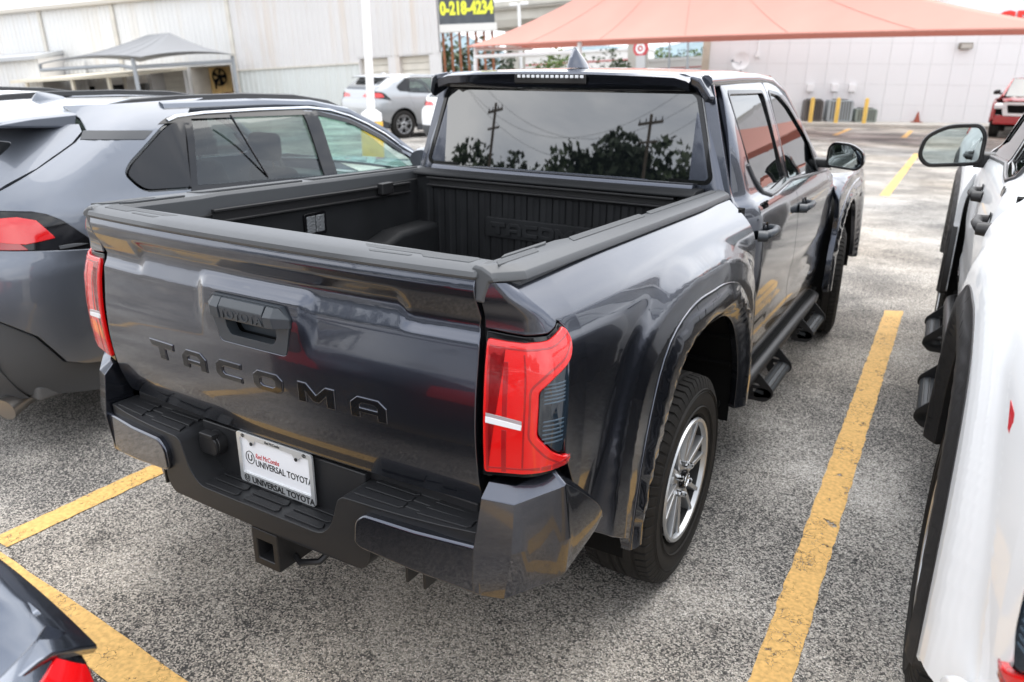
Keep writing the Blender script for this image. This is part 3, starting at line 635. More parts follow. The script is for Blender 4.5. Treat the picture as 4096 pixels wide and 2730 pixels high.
        for d_, z, s_, ring in ((.0015, .640, .030, .0195), (.0075, .5685, .017, .0115)):
            xr = -.112 if ring > .015 else -.128
            MB().tube([(xr+ring*.92*math.cos(a), yp-d_, z+ring*1.08*math.sin(a)) for a in [2*math.pi*i/28 for i in range(28)]], .0013, 6, closed=True).build('plate_emblem_ring', BLACKINK, pl)
            text('plate_lettering', 'U', s_, BLACKINK, pl, TX(xr, z-s_*.36, d_), .0004, 'CENTER', 1.0, bold=.0006)
        text('plate_lettering', 'UNIVERSAL TOYOTA', .0305, BLACKINK, pl, TX(-.090, .617, .0015), .0004, 'LEFT', .82, bold=.0003)
        text('plate_lettering', 'UNIVERSAL TOYOTA', .0285, BLACKINK, pl, TX(-.106, .558, .0075), .0006, 'LEFT', .97, bold=.0006)
        text('plate_lettering', 'Red McCombs', .024, REDINK, pl, TX(-.088, .644, .0015), .0004, 'LEFT', .70, shear=.25)
        text('plate_lettering', 'Red McCombs', .013, BLACKINK, pl, TX(-.034, .7095, .0075), .0005, 'LEFT', .8, shear=.25)
        for x in (-.128, .128):
            MB().tube([(x+.007*math.cos(a), yp-.0078, .7135+.005*math.sin(a)) for a in [2*math.pi*i/16 for i in range(16)]], .0008, 5, closed=True).tube([(x+.002*math.cos(a), yp-.0078, .7135+.005*math.sin(a)) for a in [2*math.pi*i/12 for i in range(12)]], .0007, 5, closed=True).build('frame_emblem', BLACKINK, pl)
    # ---------------------------------------------------------------- cab
    ya = lambda z: lerp(.765, .885, ss(1.15, 1.75, z))     # rear shut line
    rd = [(ya(z), z) for z in (.60, .8, 1.0, 1.15, 1.25, 1.35, 1.45, 1.55, 1.65)]
    rear_out = [(.86, .485), (1.652, .485), (1.652, 1.0), (1.645, 1.40), (1.615, 1.735), (1.58, 1.748), (.93, 1.752), (.895, 1.735)]+rd[::-1]+[(.80, .52)]
    rear_win = rpoly([(.955, 1.705), (1.545, 1.700), (1.585, 1.292), (1.22, 1.270), (1.11, 1.29), (1.01, 1.40)], [.03, .03, .015, .05, .05, .05], 4)
    front_out = [(1.660, .485), (2.55, .485), (2.66, .60), (2.735, .85), (2.74, 1.13), (2.72, 1.215), (2.55, 1.325), (2.25, 1.525), (2.02, 1.665), (1.86, 1.725), (1.70, 1.745), (1.625, 1.742), (1.653, 1.40), (1.660, 1.0)]
    front_win = rpoly([(1.675, 1.700), (1.86, 1.683), (2.02, 1.62), (2.25, 1.475), (2.50, 1.305), (2.56, 1.245), (1.665, 1.282)], [.02, .03, .04, .05, .03, .02, .015], 4)
    for sx in SIDES:
        mi = sx < 0
        for nm, o_, wn, hy in (('rear_door', rear_out, rear_win, .955), ('front_door', front_out, front_win, 1.80)):
            dr = panel(nm, rpoly(o_, .02, 2), cab_pos, .04, P, T, thick=.03, holes=[wn], mirror=mi, rim=.004, cuts_b=(1.215, 1.23, 1.245, 1.26, 1.275, 1.29, 1.30, 1.32))
            ins = lambda d: (lambda y, z: (cab_pos(y, z)[0]-d, y, z))
            panel('window', inset(wn, -.012), ins(.009), .06, PRIVACY, dr, thick=.004, mirror=mi)
            mb = MB(); fill2d(mb, inset(wn, -.011), [inset(wn, .006)], lambda y, z: (sx*(cab_pos(y, z)[0]-.008), y, z), lambda y, z: (sx*(cab_pos(y, z)[0]+.003), y, z)); mb.build('window_seal', BLACKGLOSS, dr, bevel=.002, seg=1)
            # handle: pull bar with a cup behind it and key end
            zc = 1.135; hx_ = cab_pos(hy, zc)[0]
            hb = MB().tube([(sx*(hx_-.005), hy-.10, zc), (sx*(hx_+.030), hy-.085, zc+.002), (sx*(hx_+.040), hy, zc+.004), (sx*(hx_+.030), hy+.085, zc+.002), (sx*(hx_-.005), hy+.10, zc)], [.020, .019, .015, .017, .018], 10).build('door_handle', handle, dr)
            MB().lathe([(sx*(hx_-.012), .0), (sx*(hx_-.010), .034), (sx*(hx_+.001), .042)], 20, 'X', (0, hy+.01, zc)).build('handle_cup', BLACKGLOSS, hb)
            MB().tube([(sx*(hx_+.0), hy-.125, zc), (sx*(hx_+.038), hy-.115, zc)], [.023, .020], 12).build('handle_end', handle, hb)
        # belt moulding
        MB().tube([(sx*(cab_pos(y, z)[0]+.003), y, z) for y, z in ((.985, 1.41), (1.03, 1.355), (1.10, 1.285), (1.18, 1.262), (1.3, 1.264), (1.652, 1.278), (2.2, 1.256), (2.58, 1.238))], .0085, 8).build('belt_moulding', mat('belt_moulding', (.10, .10, .105), .35), T)
        # cab corner behind the rear door
        def cor_pos(s, z):
            X0 = cab_pos(.78, z)[0]; rc = .055; yb = .715+.13*max(0, z-1.30)
            if s < .12: return (lerp(min(.60, X0-rc), X0-rc, s/.12), yb, z)
            if s < .22:
                a = (s-.12)/.10*math.pi/2; return (X0-rc+rc*math.sin(a), yb+rc-rc*math.cos(a), z)
            return (X0, lerp(yb+rc, ya(z)-.006, (s-.22)/.08), z)
        cg = MB(); n_s = 16; zs = [.46, .6, .75, .9, 1.0, 1.1, 1.2, 1.25, 1.28, 1.31, 1.35, 1.4, 1.5, 1.6, 1.7, 1.745, 1.765]
        rows = [[(sx*q[0], q[1], q[2]) for q in [cor_pos(.30*i/n_s, z) for i in range(n_s+1)]] for z in zs]
        cg.grid(rows).build('cab_corner', P, T, smooth=60)
        # black block standing in for the shade between cab and bed
        MB().box(sx*.45, sx*.86, .70, .76, .45, 1.26).build('cab_gap_shade', UNDER, T)
        # A-pillar, roof edge
        MB().tube([(sx*.650, .76, 1.748), (sx*.648, 1.2, 1.757), (sx*.644, 1.55, 1.758), (sx*.642, 1.85, 1.745), (sx*.665, 2.05, 1.69), (sx*.71, 2.30, 1.535), (sx*.765, 2.58, 1.345), (sx*.80, 2.76, 1.225)], .028, 10).build('a_pillar', P, T)
        # mirror
        mr = empty('door_mirror'); mr.parent = T
        face = rpoly([(.905, 1.285), (1.075, 1.268), (1.108, 1.305), (1.098, 1.375), (1.03, 1.418), (.93, 1.424), (.905, 1.39)], [.03, .03, .03, .03, .05, .03, .03], 4)
        cx_, cz_ = 1.0, 1.345
        rows = []
        for k_, dy in ((1.0, 0), (1.02, .015), (1.0, .06), (.86, .105), (.55, .13), (.1, .138)):
            rows.append([(sx*(cx_+(a-cx_)*k_), 2.33+dy, cz_+(b-cz_)*k_) for a, b in face])
        MB().grid(rows, closed=True).build('mirror_housing', mirror_mat, mr, smooth=60)
        gi = inset(face, .013)
        mb = MB(); fill2d(mb, face, [gi], lambda a, b: (sx*a, 2.345, b), lambda a, b: (sx*a, 2.327, b)); mb.build('mirror_bezel', BLACKGLOSS, mr, bevel=.003)
        MB().prism(gi, lambda a, b: (sx*a, 2.334, b), lambda a, b: (sx*a, 2.344, b)).build('mirror_glass', MIRRORGLASS, mr)
        MB().prism(rpoly([(2.34, 1.275), (2.46, 1.275), (2.46, 1.325), (2.34, 1.325)], .015, 3), lambda a, b: (sx*.80, a, b), lambda a, b: (sx*.93, a, b)).build('mirror_arm', PLASTIC, mr, bevel=.006)
        MB().prism([(2.30, 1.25), (2.56, 1.245), (2.50, 1.31), (2.33, 1.42)], lambda a, b: (sx*(cab_pos(a, b)[0]-.004), a, b), lambda a, b: (sx*(cab_pos(a, b)[0]+.006), a, b)).build('mirror_sail', PLASTIC, mr, bevel=.003)
        # sill and side step
        MB().prism([(.84, .43), (.895, .45), (.90, .482), (.84, .482)], lambda a, b: (sx*a, .70, b), lambda a, b: (sx*a, 2.72, b)).build('sill', UNDER, T, bevel=.006)
        st = MB().tube([(sx*.86, .60, .452), (sx*.905, .66, .452), (sx*.912, .75, .452), (sx*.912, 2.50, .452), (sx*.905, 2.58, .452), (sx*.86, 2.64, .452)], .031, 14).build('side_step', STEEL, T)
        for y0, y1 in ((1.02, 1.44), (2.02, 2.42)):
            for yy in (y0, y1-.008):
                mb = MB(); po = rpoly([(.885, .475), (.925, .478), (1.015, .385), (1.02, .352), (.985, .318), (.90, .318), (.880, .40)], .012, 2)
                h1 = [(.900, .395), (.955, .395), (.945, .405), (.905, .408)]; h2 = [(.925, .365), (.972, .358), (.972, .372), (.925, .378)]
                fill2d(mb, po, [h1, h2], lambda a, b: (sx*a, yy, b), lambda a, b: (sx*a, yy+.008, b)); mb.build('step_bracket', STEEL, st, bevel=.002, seg=1)
            tr = MB().prism(rpoly([(.935, .335), (1.005, .345), (1.012, .362), (1.0, .380), (.975, .388), (.945, .384), (.930, .36)], .008, 2), lambda a, b: (sx*a, y0, b), lambda a, b: (sx*a, y1, b)).build('step_tread', mat('step_tread_metal', (.035, .04, .045), .5, .4, bump=(300, .6, .002)), st, smooth=50)
            for xx in (.950, .972, .994): MB().tube([(sx*xx, y0+.02, .387-.25*max(0, xx-.972)), (sx*xx, y1-.02, .387-.25*max(0, xx-.972))], .0045, 6).build('tread_ridge', STEEL, st)
        # front fender with its arch
        ai = [(3.35-y, z) for y, z in arch_in]
        fo = [(2.752, .49), (2.66, .60)][:0]+[(2.752, 1.15), (2.752, .86), (2.70, .56), (2.69, .50)]+ai[::-1][::-1]+[(4.02, .50), (4.20, .62), (4.22, .95), (4.16, 1.10), (3.6, 1.17), (2.9, 1.178)]
        fo = [(2.752, 1.17), (2.752, .86), (2.70, .56), (2.685, .48)]+[(y, z) for y, z in ai if z > .49]+[(4.05, .50), (4.20, .62), (4.22, .95), (4.16, 1.10), (3.6, 1.165), (2.9, 1.176)]
        panel('front_fender', fo, fen_pos, .025, P, T, thick=.03, mirror=mi, rim=.004)
        def mf(y, z):
            yy = 3.35-y; r, a = polar(yy, z); t = (rM(a)-r)/max(.01, rM(a)-rO(a)); return (.970+.016*ss(0, .30, t)-.034*ss(.62, 1.05, t), y, z)
        panel('arch_flare', [(3.35-y, z) for y, z in mo], mf, .04, flare, T, thick=.03, mirror=mi, rim=.004, flip=False)
        rows = [[(sx*xx, 3.35-y, z) for y, z in arch_poly(lambda a: rO(a)+.02, 30, -.12, math.pi+.12)] for xx in (.925, .55)]; rows.append([(sx*.55, 3.35, .3)]*31)
        MB().grid(rows).build('wheel_liner', UNDER, T, smooth=40)
        for y in (0, 3.35):
            wr = empty('wheel', (sx*.818, y, 0), R(steer) if y else 0); wr.parent = T; make_wheel(wr, 0, 0, .388, sx)
        # badge on the rear door pillar
        by = 1.02; M = Matrix.Translation((sx*(cab_pos(by, 1.235)[0]+.002), by-sx*.045, 1.222)) @ Matrix.Rotation(R(90*sx), 4, 'Z') @ Matrix.Rotation(R(82), 4, 'X')
        text('badge', tiny, .048, BLACKGLOSS, T, M, .003, 'LEFT', 1.2, bold=.002)
        # lower door nameplate
        bb = MB(); bb.prism(rpoly([(2.25, .63), (2.48, .63), (2.48, .668), (2.25, .668)], .006, 2), lambda a, b: (sx*(cab_pos(a, b)[0]-.002), a, b), lambda a, b: (sx*(cab_pos(a, b)[0]+.007), a, b)); bb.build('door_nameplate', BLACKGLOSS, T, bevel=.002)
        # front lamp
        MB().prism(rpoly([(4.08, .90), (4.26, .88), (4.26, 1.0), (4.10, 1.06)], .02, 2), lambda a, b: (sx*.60, a, b), lambda a, b: (sx*.885, a, b)).build('head_lamp', CLEARLENS, T, bevel=.01)
    # cab back: panel around the glass, glass, frame, roof and its lip
    ybk = lambda z: .700+.13*max(0, z-1.30)
    gw = rpoly([(-.70, 1.352), (.70, 1.352), (.718, 1.372), (.627, 1.692), (.600, 1.712), (-.600, 1.712), (-.627, 1.692), (-.718, 1.372)], .015, 3)
    bo = [(-.80, .50), (.80, .50), (.86, .9), (.855, 1.2), (.80, 1.30), (.665, 1.765), (-.665, 1.765), (-.80, 1.30), (-.855, 1.2), (-.86, .9)]
    panel('cab_back', bo, lambda x, z: (x, ybk(z)+.018*(abs(x)/.6)**2.5, z), .06, P, T, thick=.02, holes=[gw])
    rg = panel('rear_window', inset(gw, -.012), lambda x, z: (x, ybk(z)+.002+.012*(abs(x)/.6)**2, z), .06, PRIVACY, T, thick=.004)
    mb = MB(); fill2d(mb, inset(gw, -.008), [inset(gw, .010)], lambda x, z: (x, ybk(z)+.012, z), lambda x, z: (x, ybk(z)-.004+.012*(abs(x)/.6)**2, z)); mb.build('window_seal', BLACKGLOSS, rg, bevel=.002)
    MB().tube([(x, .668+.012*(abs(x)/.6)**2, 1.330) for x in [-.66+.11*i for i in range(13)]], .024, 10).build('window_ledge', PLASTIC if 0 else P, T)
    zr = sm([.64, .70, .9, 1.4, 1.85, 2.0, 2.1], [1.786, 1.792, 1.800, 1.808, 1.796, 1.780, 1.765])
    def roof_pos(x, y):
        a = abs(x); return (x, y, zr(y)-.014*(a/.6)**2-.05*(max(0, a-.56)/.09)**2-.014*math.exp(-((a-.30)/.03)**2)*ss(.8, 1.0, y)*0)
    panel('roof', [(-.652, .72), (.652, .72), (.655, 1.5), (.650, 1.85), (.60, 2.03), (-.60, 2.03), (-.650, 1.85), (-.655, 1.5)], roof_pos, .05, P, T, thick=.02, cuts_a=(-.6, -.58, -.56, .56, .58, .6, .62, -.62))
    # roof lip over the window: thin top, deep dark underside, end caps
    rows = []
    for x in [-.612]+[-.6+.05*i for i in range(25)]+[.612]:
        b = .012*(abs(x)/.6)**2; z0 = roof_pos(x, .72)[2]; c = ctr(x, (-.46, -.42), (.42, .46))
        rows.append([(x, .745, z0-.004), (x, .715+b, z0), (x, .660+b-.012*c, z0-.008-.004*(1-c)), (x, .648+b-.012*c, z0-.018), (x, .655+b, z0-.050), (x, .690+b, 1.716), (x, .740, 1.712)])
    mb = MB().grid(rows, closed=True); mb.f.append(tuple(range(7))); mb.f.append(tuple(range(len(mb.v)-7, len(mb.v)))); lip = mb.build('roof_lip', P, T, smooth=30)
    for sx in SIDES:
        q = [(.616, .652, 1.772), (.650, .672, 1.755), (.690, .705, 1.690), (.700, .735, 1.690), (.665, .76, 1.755), (.616, .76, 1.785)]
        q2 = [(.616, .662, 1.735), (.640, .680, 1.720), (.668, .705, 1.668), (.690, .74, 1.665), (.64, .77, 1.70), (.616, .77, 1.715)]
        mb = MB(); mb.add([(sx*a, b, c) for a, b, c in q+q2], [(0, 1, 2, 3, 4, 5), (11, 10, 9, 8, 7, 6)]+[(i, (i+1) % 6, 6+(i+1) % 6, 6+i) for i in range(6)]); mb.build('lip_end_cap', P, lip, bevel=.008, seg=3)
    bl = MB().box(-.175, .175, .634, .66, 1.732, 1.776).build('high_brake_lamp', BLACKGLOSS, T, bevel=.006)
    for i in range(14): MB().box(-.158+.0235*i, -.142+.0235*i, .6315, .64, 1.758, 1.770).build('lamp_diode', CLEARLENS, bl, bevel=.002)
    # fin aerial
    rows = []
    for t in range(9):
        u = t/8; y0 = .818+.035*u+.02*u**3; y1 = 1.021-.13*u-.02*u*u; z = 1.802+.086*u**.9; hw = .030*(1-u)**.8+.005
        rows.append([(hw*math.sin(math.pi*i/9)*(1 if i else 1), lerp(y0, y1, (1-math.cos(math.pi*i/9))/2), z) for i in range(10)]+[(-hw*math.sin(math.pi*i/9), lerp(y0, y1, (1-math.cos(math.pi*i/9))/2), z) for i in range(9, -1, -1)])
    mb = MB().grid(rows, closed=True); mb.f.append(tuple(range(len(mb.v)-20, len(mb.v)))); mb.build('fin_aerial', P, T, smooth=60)
    # windscreen, bonnet, front
    def ws(x, t): z = lerp(1.225, 1.770, t); return (x*lerp(.765, .610, t), lerp(2.745, 2.02, t)-.10*x*x*(1-t), z)
    panel('windscreen', [(-1, 0), (1, 0), (1, 1), (-1, 1)], ws, .1, PRIVACY, T, thick=.005)
    panel('bonnet', [(-.765, 2.70), (.765, 2.70), (.75, 3.6), (.68, 4.12), (-.68, 4.12), (-.75, 3.6)], lambda x, y: (x, y, 1.215-.02*((y-2.7)/1.4)-.07*ss(3.7, 4.2, y)-.03*(abs(x)/.76)**3+.018*ss(.40, .46, abs(x))*ss(.62, .5, abs(x))), .06, P, T, thick=.03)
    fa = MB(); fa.box(-.86, .86, 4.05, 4.20, .42, .70); fa.build('front_bumper', P, T, bevel=.05, seg=4)
    gr = MB().box(-.60, .60, 4.10, 4.20, .70, 1.05).build('grille', PLASTIC, T, bevel=.03, seg=3)
    for i in range(5): MB().box(-.56, .56, 4.195, 4.21, .735+.06*i, .765+.06*i).build('grille_bar', BLACKGLOSS, gr, bevel=.006)
    # chassis
    ch = MB()
    for sx in SIDES: ch.box(sx*.44-.05, sx*.44+.05, -.95, 4.0, .42, .56)
    ch.box(-.75, .75, -.06, .06, .32, .44); ch.box(-.75, .75, 3.29, 3.41, .32, .42); ch.box(-.70, .70, .75, 2.7, .46, .52); ch.box(-.70, .70, -.98, .6, .60, .66); ch.box(-.5, .5, 2.7, 4.0, .45, .8)
    ch.box(-.58, .58, .9, 2.7, .5, 1.15)
    ch.box(.15, .62, -.02, .9, .34, .58); ch.box(-.62, -.2, .9, 2.3, .34, .5)  # tank boxes added to deepen the shade beneath the truck
    ch.build('chassis', UNDER, T)
    MB().lathe([(.42, .0), (.42, .20), (.40, .30), (.44, .375), (.56, .385), (.62, .33), (.62, 0)], 28, 'Z', (0, -.50, 0)).build('spare_wheel', RUBBER, T)  # spare wheel added under the bed to darken the ground below
    for sx in SIDES:
        MB().box(sx*.62-.22, sx*.62+.22, .95, 1.6, .9, 1.5) 
    return T

DARKPAINT = paint('dark_grey_metallic_paint', (.064, .071, .092), .92, .25)
HANDLE = mat('charcoal_satin_plastic', (.035, .042, .050), .38)
truck = make_truck('pickup_truck', (0, 0, 0), 0, DARKPAINT, DARKPAINT, HANDLE, BLACKGLOSS,
    label='dark grey pickup truck with TACOMA stamped across its tailgate, parked between yellow lines', cat='pickup truck', steer=9.)
# ------------------------------------------------------------------ estate-type SUV (rear axle at the local origin, nose towards +y)
ZW = sm([.18, .30, .50, .80, 1.0, 1.10, 1.15, 1.20, 1.35, 1.50, 1.60, 1.66], [.84, .86, .90, .925, .925, .915, .905, .885, .83, .765, .69, .60])
YB = sm([.20, .30, .42, .55, .75, .95, 1.02, 1.20, 1.26, 1.50, 1.58, 1.66], [-.80, -.86, -.93, -.955, -.955, -.93, -.88, -.84, -.80, -.46, -.34, -.24])
def suv_pos(y, z):
    c = min(.985, max(0, (YB(z)+.42-y)/.42)); f = max(0, y-2.6)
    return (ZW(z)-.30*(1-math.sqrt(1-c*c))-.06*f*f*(1 if z < 1.1 else 1.4)-(.05*ss(1.0, 2.2, y) if z > 1.25 else 0), y, z)
AUTOGLASS = glass('tinted_auto_glass', (.30, .33, .325), 1.7)
CLEARGLASS = glass('clear_auto_glass', (.60, .80, .75), 1.6)
SEAT = mat('dark_seat_cloth', (.03, .03, .033), .9)
CABIN = mat('cabin_grey_trim', (.10, .10, .10), .8)
REDLAMP = mat('red_lamp_plastic', (.60, .004, .006), .12, coat=1.)
REDLAMP2 = mat('deep_red_lamp_plastic', (.30, .002, .004), .15, coat=1.)
CLAD = mat('grey_plastic_cladding', (.060, .064, .070), .55, bump=(800, .2, .0005))
def make_suv(name, loc, rz, P, label, cat, group=None, clad=CLAD, near=True, rails=True, scale=1.):
    T = empty(name, loc, rz); tag(T, label, cat, group); T.scale = (scale,)*3
    st = .05 if near else .12
    arch = [(.43*math.cos(a), .36+.43*math.sin(a)) for a in [math.pi*.96*(1-i/20)+math.pi*.02 for i in range(21)]]
    qwin = rpoly([(-.178, 1.295), (-.108, 1.199), (.170, 1.183), (.290, 1.535), (.199, 1.535), (.124, 1.503), (-.129, 1.347)], [.05, .07, .02, .02, .05, .05, .05], 4)
    rwin = rpoly([(.190, 1.190), (1.150, 1.150), (1.165, 1.535), (.315, 1.545)], .015, 3)
    fwin = rpoly([(1.235, 1.145), (2.06, 1.130), (2.10, 1.15), (1.85, 1.335), (1.56, 1.463), (1.26, 1.530), (1.215, 1.52)], [.02, .02, .02, .05, .05, .02, .02], 3)
    quarter = [(-.235, 1.610), (-.228, 1.555), (-.245, 1.505), (-.325, 1.452), (-.526, 1.352), (-.742, 1.248), (-.795, 1.205), (-.758, 1.195), (-.640, 1.182), (-.590, 1.165), (-.540, 1.133), (-.392, .988), (-.40, .97), (-.42, .42), (-.43, .36)]+arch+[(.46, .36), (.47, .50), (.33, .80), (.182, 1.10), (.180, 1.185), (.305, 1.545), (.40, 1.62), (.5, 1.635)]
    rdoor = [(.476, .36), (1.19, .34), (1.19, 1.16), (1.205, 1.55), (.312, 1.552), (.188, 1.185), (.190, 1.10), (.34, .80), (.478, .50)]
    fdoor = [(1.198, .34), (2.10, .34), (2.17, .70), (2.20, 1.05), (2.16, 1.14), (1.87, 1.365), (1.57, 1.488), (1.25, 1.552), (1.213, 1.552), (1.198, 1.16)]
    for sx in (1, -1):
        mi = sx < 0
        panel('rear_quarter', quarter, suv_pos, st, P, T, thick=.02, holes=[qwin], mirror=mi, rim=.004)
        if near:
            panel('pillar_strip', [(-.300, 1.466), (-.262, 1.503), (.068, 1.487), (.004, 1.449)], lambda y, z: (suv_pos(y, z)[0]+.004, y, z), .06, CLAD, T, thick=.006, mirror=mi, rim=.002)
        for nm, o_, wn, g in (('rear_door', rdoor, rwin, AUTOGLASS), ('front_door', fdoor, fwin, CLEARGLASS)):
            d = panel(nm, o_, suv_pos, st*1.3, P, T, thick=.02, holes=[wn], mirror=mi, rim=.004)
            panel('window', inset(wn, -.01), lambda y, z: (suv_pos(y, z)[0]-.010, y, z), .15, g, d, thick=.001, mirror=mi)
            mb = MB(); fill2d(mb, inset(wn, -.016), [inset(wn, .012)], lambda y, z: (sx*(suv_pos(y, z)[0]-.008), y, z), lambda y, z: (sx*(suv_pos(y, z)[0]+.004), y, z)); mb.build('window_seal', BLACKGLOSS, d)
            hy = 1.08 if nm == 'rear_door' else 2.02; hy -= .9*0
            MB().tube([(sx*(suv_pos(hy, .98)[0]-.005), hy-.20, .98), (sx*(suv_pos(hy, .98)[0]+.03), hy-.18, .98), (sx*(suv_pos(hy, .98)[0]+.03), hy-.02, .98), (sx*(suv_pos(hy, .98)[0]-.005), hy, .98)], .013, 8).build('door_handle', P, d)
        panel('quarter_window', inset(qwin, -.01), lambda y, z: (suv_pos(y, z)[0]-.010, y, z), .15, AUTOGLASS, T, thick=.001, mirror=mi)
        mb = MB(); fill2d(mb, inset(qwin, -.016), [inset(qwin, .016)], lambda y, z: (sx*(suv_pos(y, z)[0]-.008), y, z), lambda y, z: (sx*(suv_pos(y, z)[0]+.004), y, z)); mb.build('window_seal', BLACKGLOSS, T)
        for pt in ([(.160, 1.176), (.200, 1.180), (.330, 1.548), (.285, 1.546)], [(1.135, 1.142), (1.250, 1.137), (1.268, 1.536), (1.150, 1.545)]):
            panel('pillar_trim', pt, lambda y, z: (suv_pos(y, z)[0]+.0045, y, z), .1, BLACKGLOSS, T, thick=.004, mirror=mi, rim=.001)
        if near:
            MB().tube([(sx*(suv_pos(.75, 1.33)[0]-.010), .52, 1.548), (sx*(suv_pos(.75, 1.33)[0]+.043), .70, 1.19)], .006, 6).build('window_divider', BLACKGLOSS, T)
        # bright strip over the windows
        MB().tube([(sx*(suv_pos(y, z)[0]+.003), y, z) for y, z in ((.175, 1.528), (.24, 1.546), (.42, 1.557), (.8, 1.562), (1.21, 1.560), (1.40, 1.540), (1.57, 1.497), (1.72, 1.440), (1.88, 1.365), (2.02, 1.275), (2.16, 1.175))], .0115, 8).build('window_trim', CHROME, T)
        # A pillar and roof side
        MB().tube([(sx*(ZW(1.60)-.015), .2, 1.590), (sx*(ZW(1.6)-.02), .9, 1.592), (sx*(ZW(1.6)-.035), 1.3, 1.575), (sx*(ZW(1.55)-.045), 1.6, 1.520), (sx*(ZW(1.40)-.05), 1.88, 1.385), (sx*(ZW(1.2)-.05), 2.2, 1.17)], .032, 8).build('roof_side', P, T)
        if rails:
            pts = [(-.13, 1.580), (-.05, 1.600), (.08, 1.622), (.35, 1.636), (.8, 1.640), (1.2, 1.626), (1.5, 1.586), (1.68, 1.535)]
            mb = MB(); rows = []
            for i, (y, z) in enumerate(pts):
                h_ = .016 if 0 < i < len(pts)-1 else .003; rows.append([(sx*(.615+a), y, z+b*h_) for a, b in ((-.018, -1), (-.012, .7), (0, 1), (.012, .7), (.020, -1))])
            mb.grid(rows, closed=True); mb.f.append((0, 1, 2, 3, 4)); mb.f.append(tuple(range(len(mb.v)-5, len(mb.v)))); mb.build('roof_rail', PLASTIC, T, smooth=50)
        # tail lamp: black surround, red lens, clear lower part
        sur = [(-.395, .985), (-.540, 1.128), (-.590, 1.160), (-.640, 1.176), (-.758, 1.189), (-.86, 1.17), (-.885, 1.035), (-.80, 1.030)]
        panel('lamp_surround', sur, lambda y, z: (suv_pos(y, z)[0]-.002, y, z), .05, BLACKGLOSS, T, thick=.02, mirror=mi)
        up_ = [(-.590, 1.060), (-.640, 1.140), (-.700, 1.160), (-.865, 1.155), (-.872, 1.090), (-.76, 1.055), (-.70, 1.045)]
        lo_ = [(-.72, 1.048), (-.76, 1.058), (-.873, 1.092), (-.876, 1.042), (-.80, 1.030), (-.70, 1.020)]
        panel('tail_lamp', up_, lambda y, z: (suv_pos(y, z)[0]+.004, y, z), .05, REDLAMP, T, thick=.01, mirror=mi, rim=.003)
        panel('tail_lamp', lo_, lambda y, z: (suv_pos(y, z)[0]+.002, y, z), .05, REDLAMP2, T, thick=.01, mirror=mi, rim=.003)
        panel('lamp_blade', [(-.58, 1.020), (-.52, 1.020), (-.455, 1.012), (-.58, 1.008)], lambda y, z: (suv_pos(y, z)[0]+.005, y, z), .06, CLAD, T, thick=.008, mirror=mi, rim=.003)
        # bumper side and cladding
        bup = [(-.405, .975), (-.60, 1.000), (-.80, 1.022), (-.885, 1.025), (-.905, .80), (-.87, .735), (-.735, .628), (-.635, .476), (-.55, .440), (-.41, .410)]
        panel('rear_bumper', bup, lambda y, z: (suv_pos(y, z)[0]+.008*ss(.98, .9, z)+.004, y, z), st, P, T, thick=.03, mirror=mi, rim=.005)
        bcl = [(-.41, .40), (-.55, .43), (-.642, .466), (-.742, .617), (-.875, .725), (-.905, .72), (-.90, .48), (-.82, .345), (-.78, .318), (-.44, .255), (-.41, .30)]
        panel('bumper_cladding', bcl, lambda y, z: (suv_pos(y, z)[0]-.014, y, z), st, clad, T, thick=.03, mirror=mi, rim=.006)
        panel('sill_cladding', [(.45, .20), (2.2, .20), (2.2, .335), (1.2, .335), (.45, .355)], lambda y, z: (suv_pos(y, z)[0]+.004, y, z), .2, clad, T, thick=.03, mirror=mi)
        # front wing
        fa = [(2.69-y, z) for y, z in arch]
        panel('front_wing', [(2.205, 1.05), (2.175, .70), (2.11, .36)]+[q for q in fa[::-1]][::-1]+[(3.35, .36), (3.45, .55), (3.42, .85), (3.0, 1.02), (2.5, 1.09)], suv_pos, st*2, P, T, thick=.02, mirror=mi)
        MB().prism(rpoly([(3.05, .80), (3.40, .72), (3.42, .82), (3.1, .90)], .02, 2), lambda a, b: (sx*.5, a, b), lambda a, b: (sx*(suv_pos(a, b)[0]+.004), a, b)).build('head_lamp', CLEARLENS, T)
        mr = MB(); mr.lathe([(1.99, .0), (1.99, .07), (2.03, .085), (2.09, .07), (2.12, 0)], 14, 'Y', (sx*1.02, 0, 1.19)); mr.v = [(sx*1.02+(x-sx*1.02)*1.5, y, z) for x, y, z in mr.v]
        mr.build('door_mirror', P, T, smooth=50)
        for y in (0, 2.69):
            if near or True:
                wr = empty('wheel'); wr.parent = T; make_wheel(wr, sx*.80, y, .36, sx, SILVER, 1, .225, .235)
            MB().grid([[(sx*xx, y+.45*math.cos(a), .36+.45*math.sin(a)) for a in [math.pi*i/16 for i in range(-1, 18)]] for xx in (.87, .55)]+[[(sx*.55, y, .3)]*19]).build('wheel_liner', UNDER, T)
    # roof, screen, bonnet, nose
    panel('roof', [(-.60, -.23), (.60, -.23), (.62, 1.25), (.55, 1.52), (-.55, 1.52), (-.62, 1.25)], lambda x, y: (x, y, 1.628-.030*(abs(x)/.6)**2.5-.10*ss(1.0, 1.9, y)*1.0-.030*ss(.1, -.5, y)), .12, P, T, thick=.02)
    def ws(x, t): return (x*lerp(.78, .58, t), lerp(2.28, 1.50, t)-.12*x*x*(1-t), lerp(1.10, 1.595, t))
    panel('windscreen', [(-1, 0), (1, 0), (1, 1), (-1, 1)], ws, .2, CLEARGLASS, T, thick=.001)
    panel('bonnet', [(-.80, 2.22), (.80, 2.22), (.78, 2.9), (.60, 3.4), (-.60, 3.4), (-.78, 2.9)], lambda x, y: (x, y, 1.11-.06*(y-2.2)-.10*ss(2.9, 3.5, y)-.04*(abs(x)/.8)**3), .12, P, T, thick=.02)
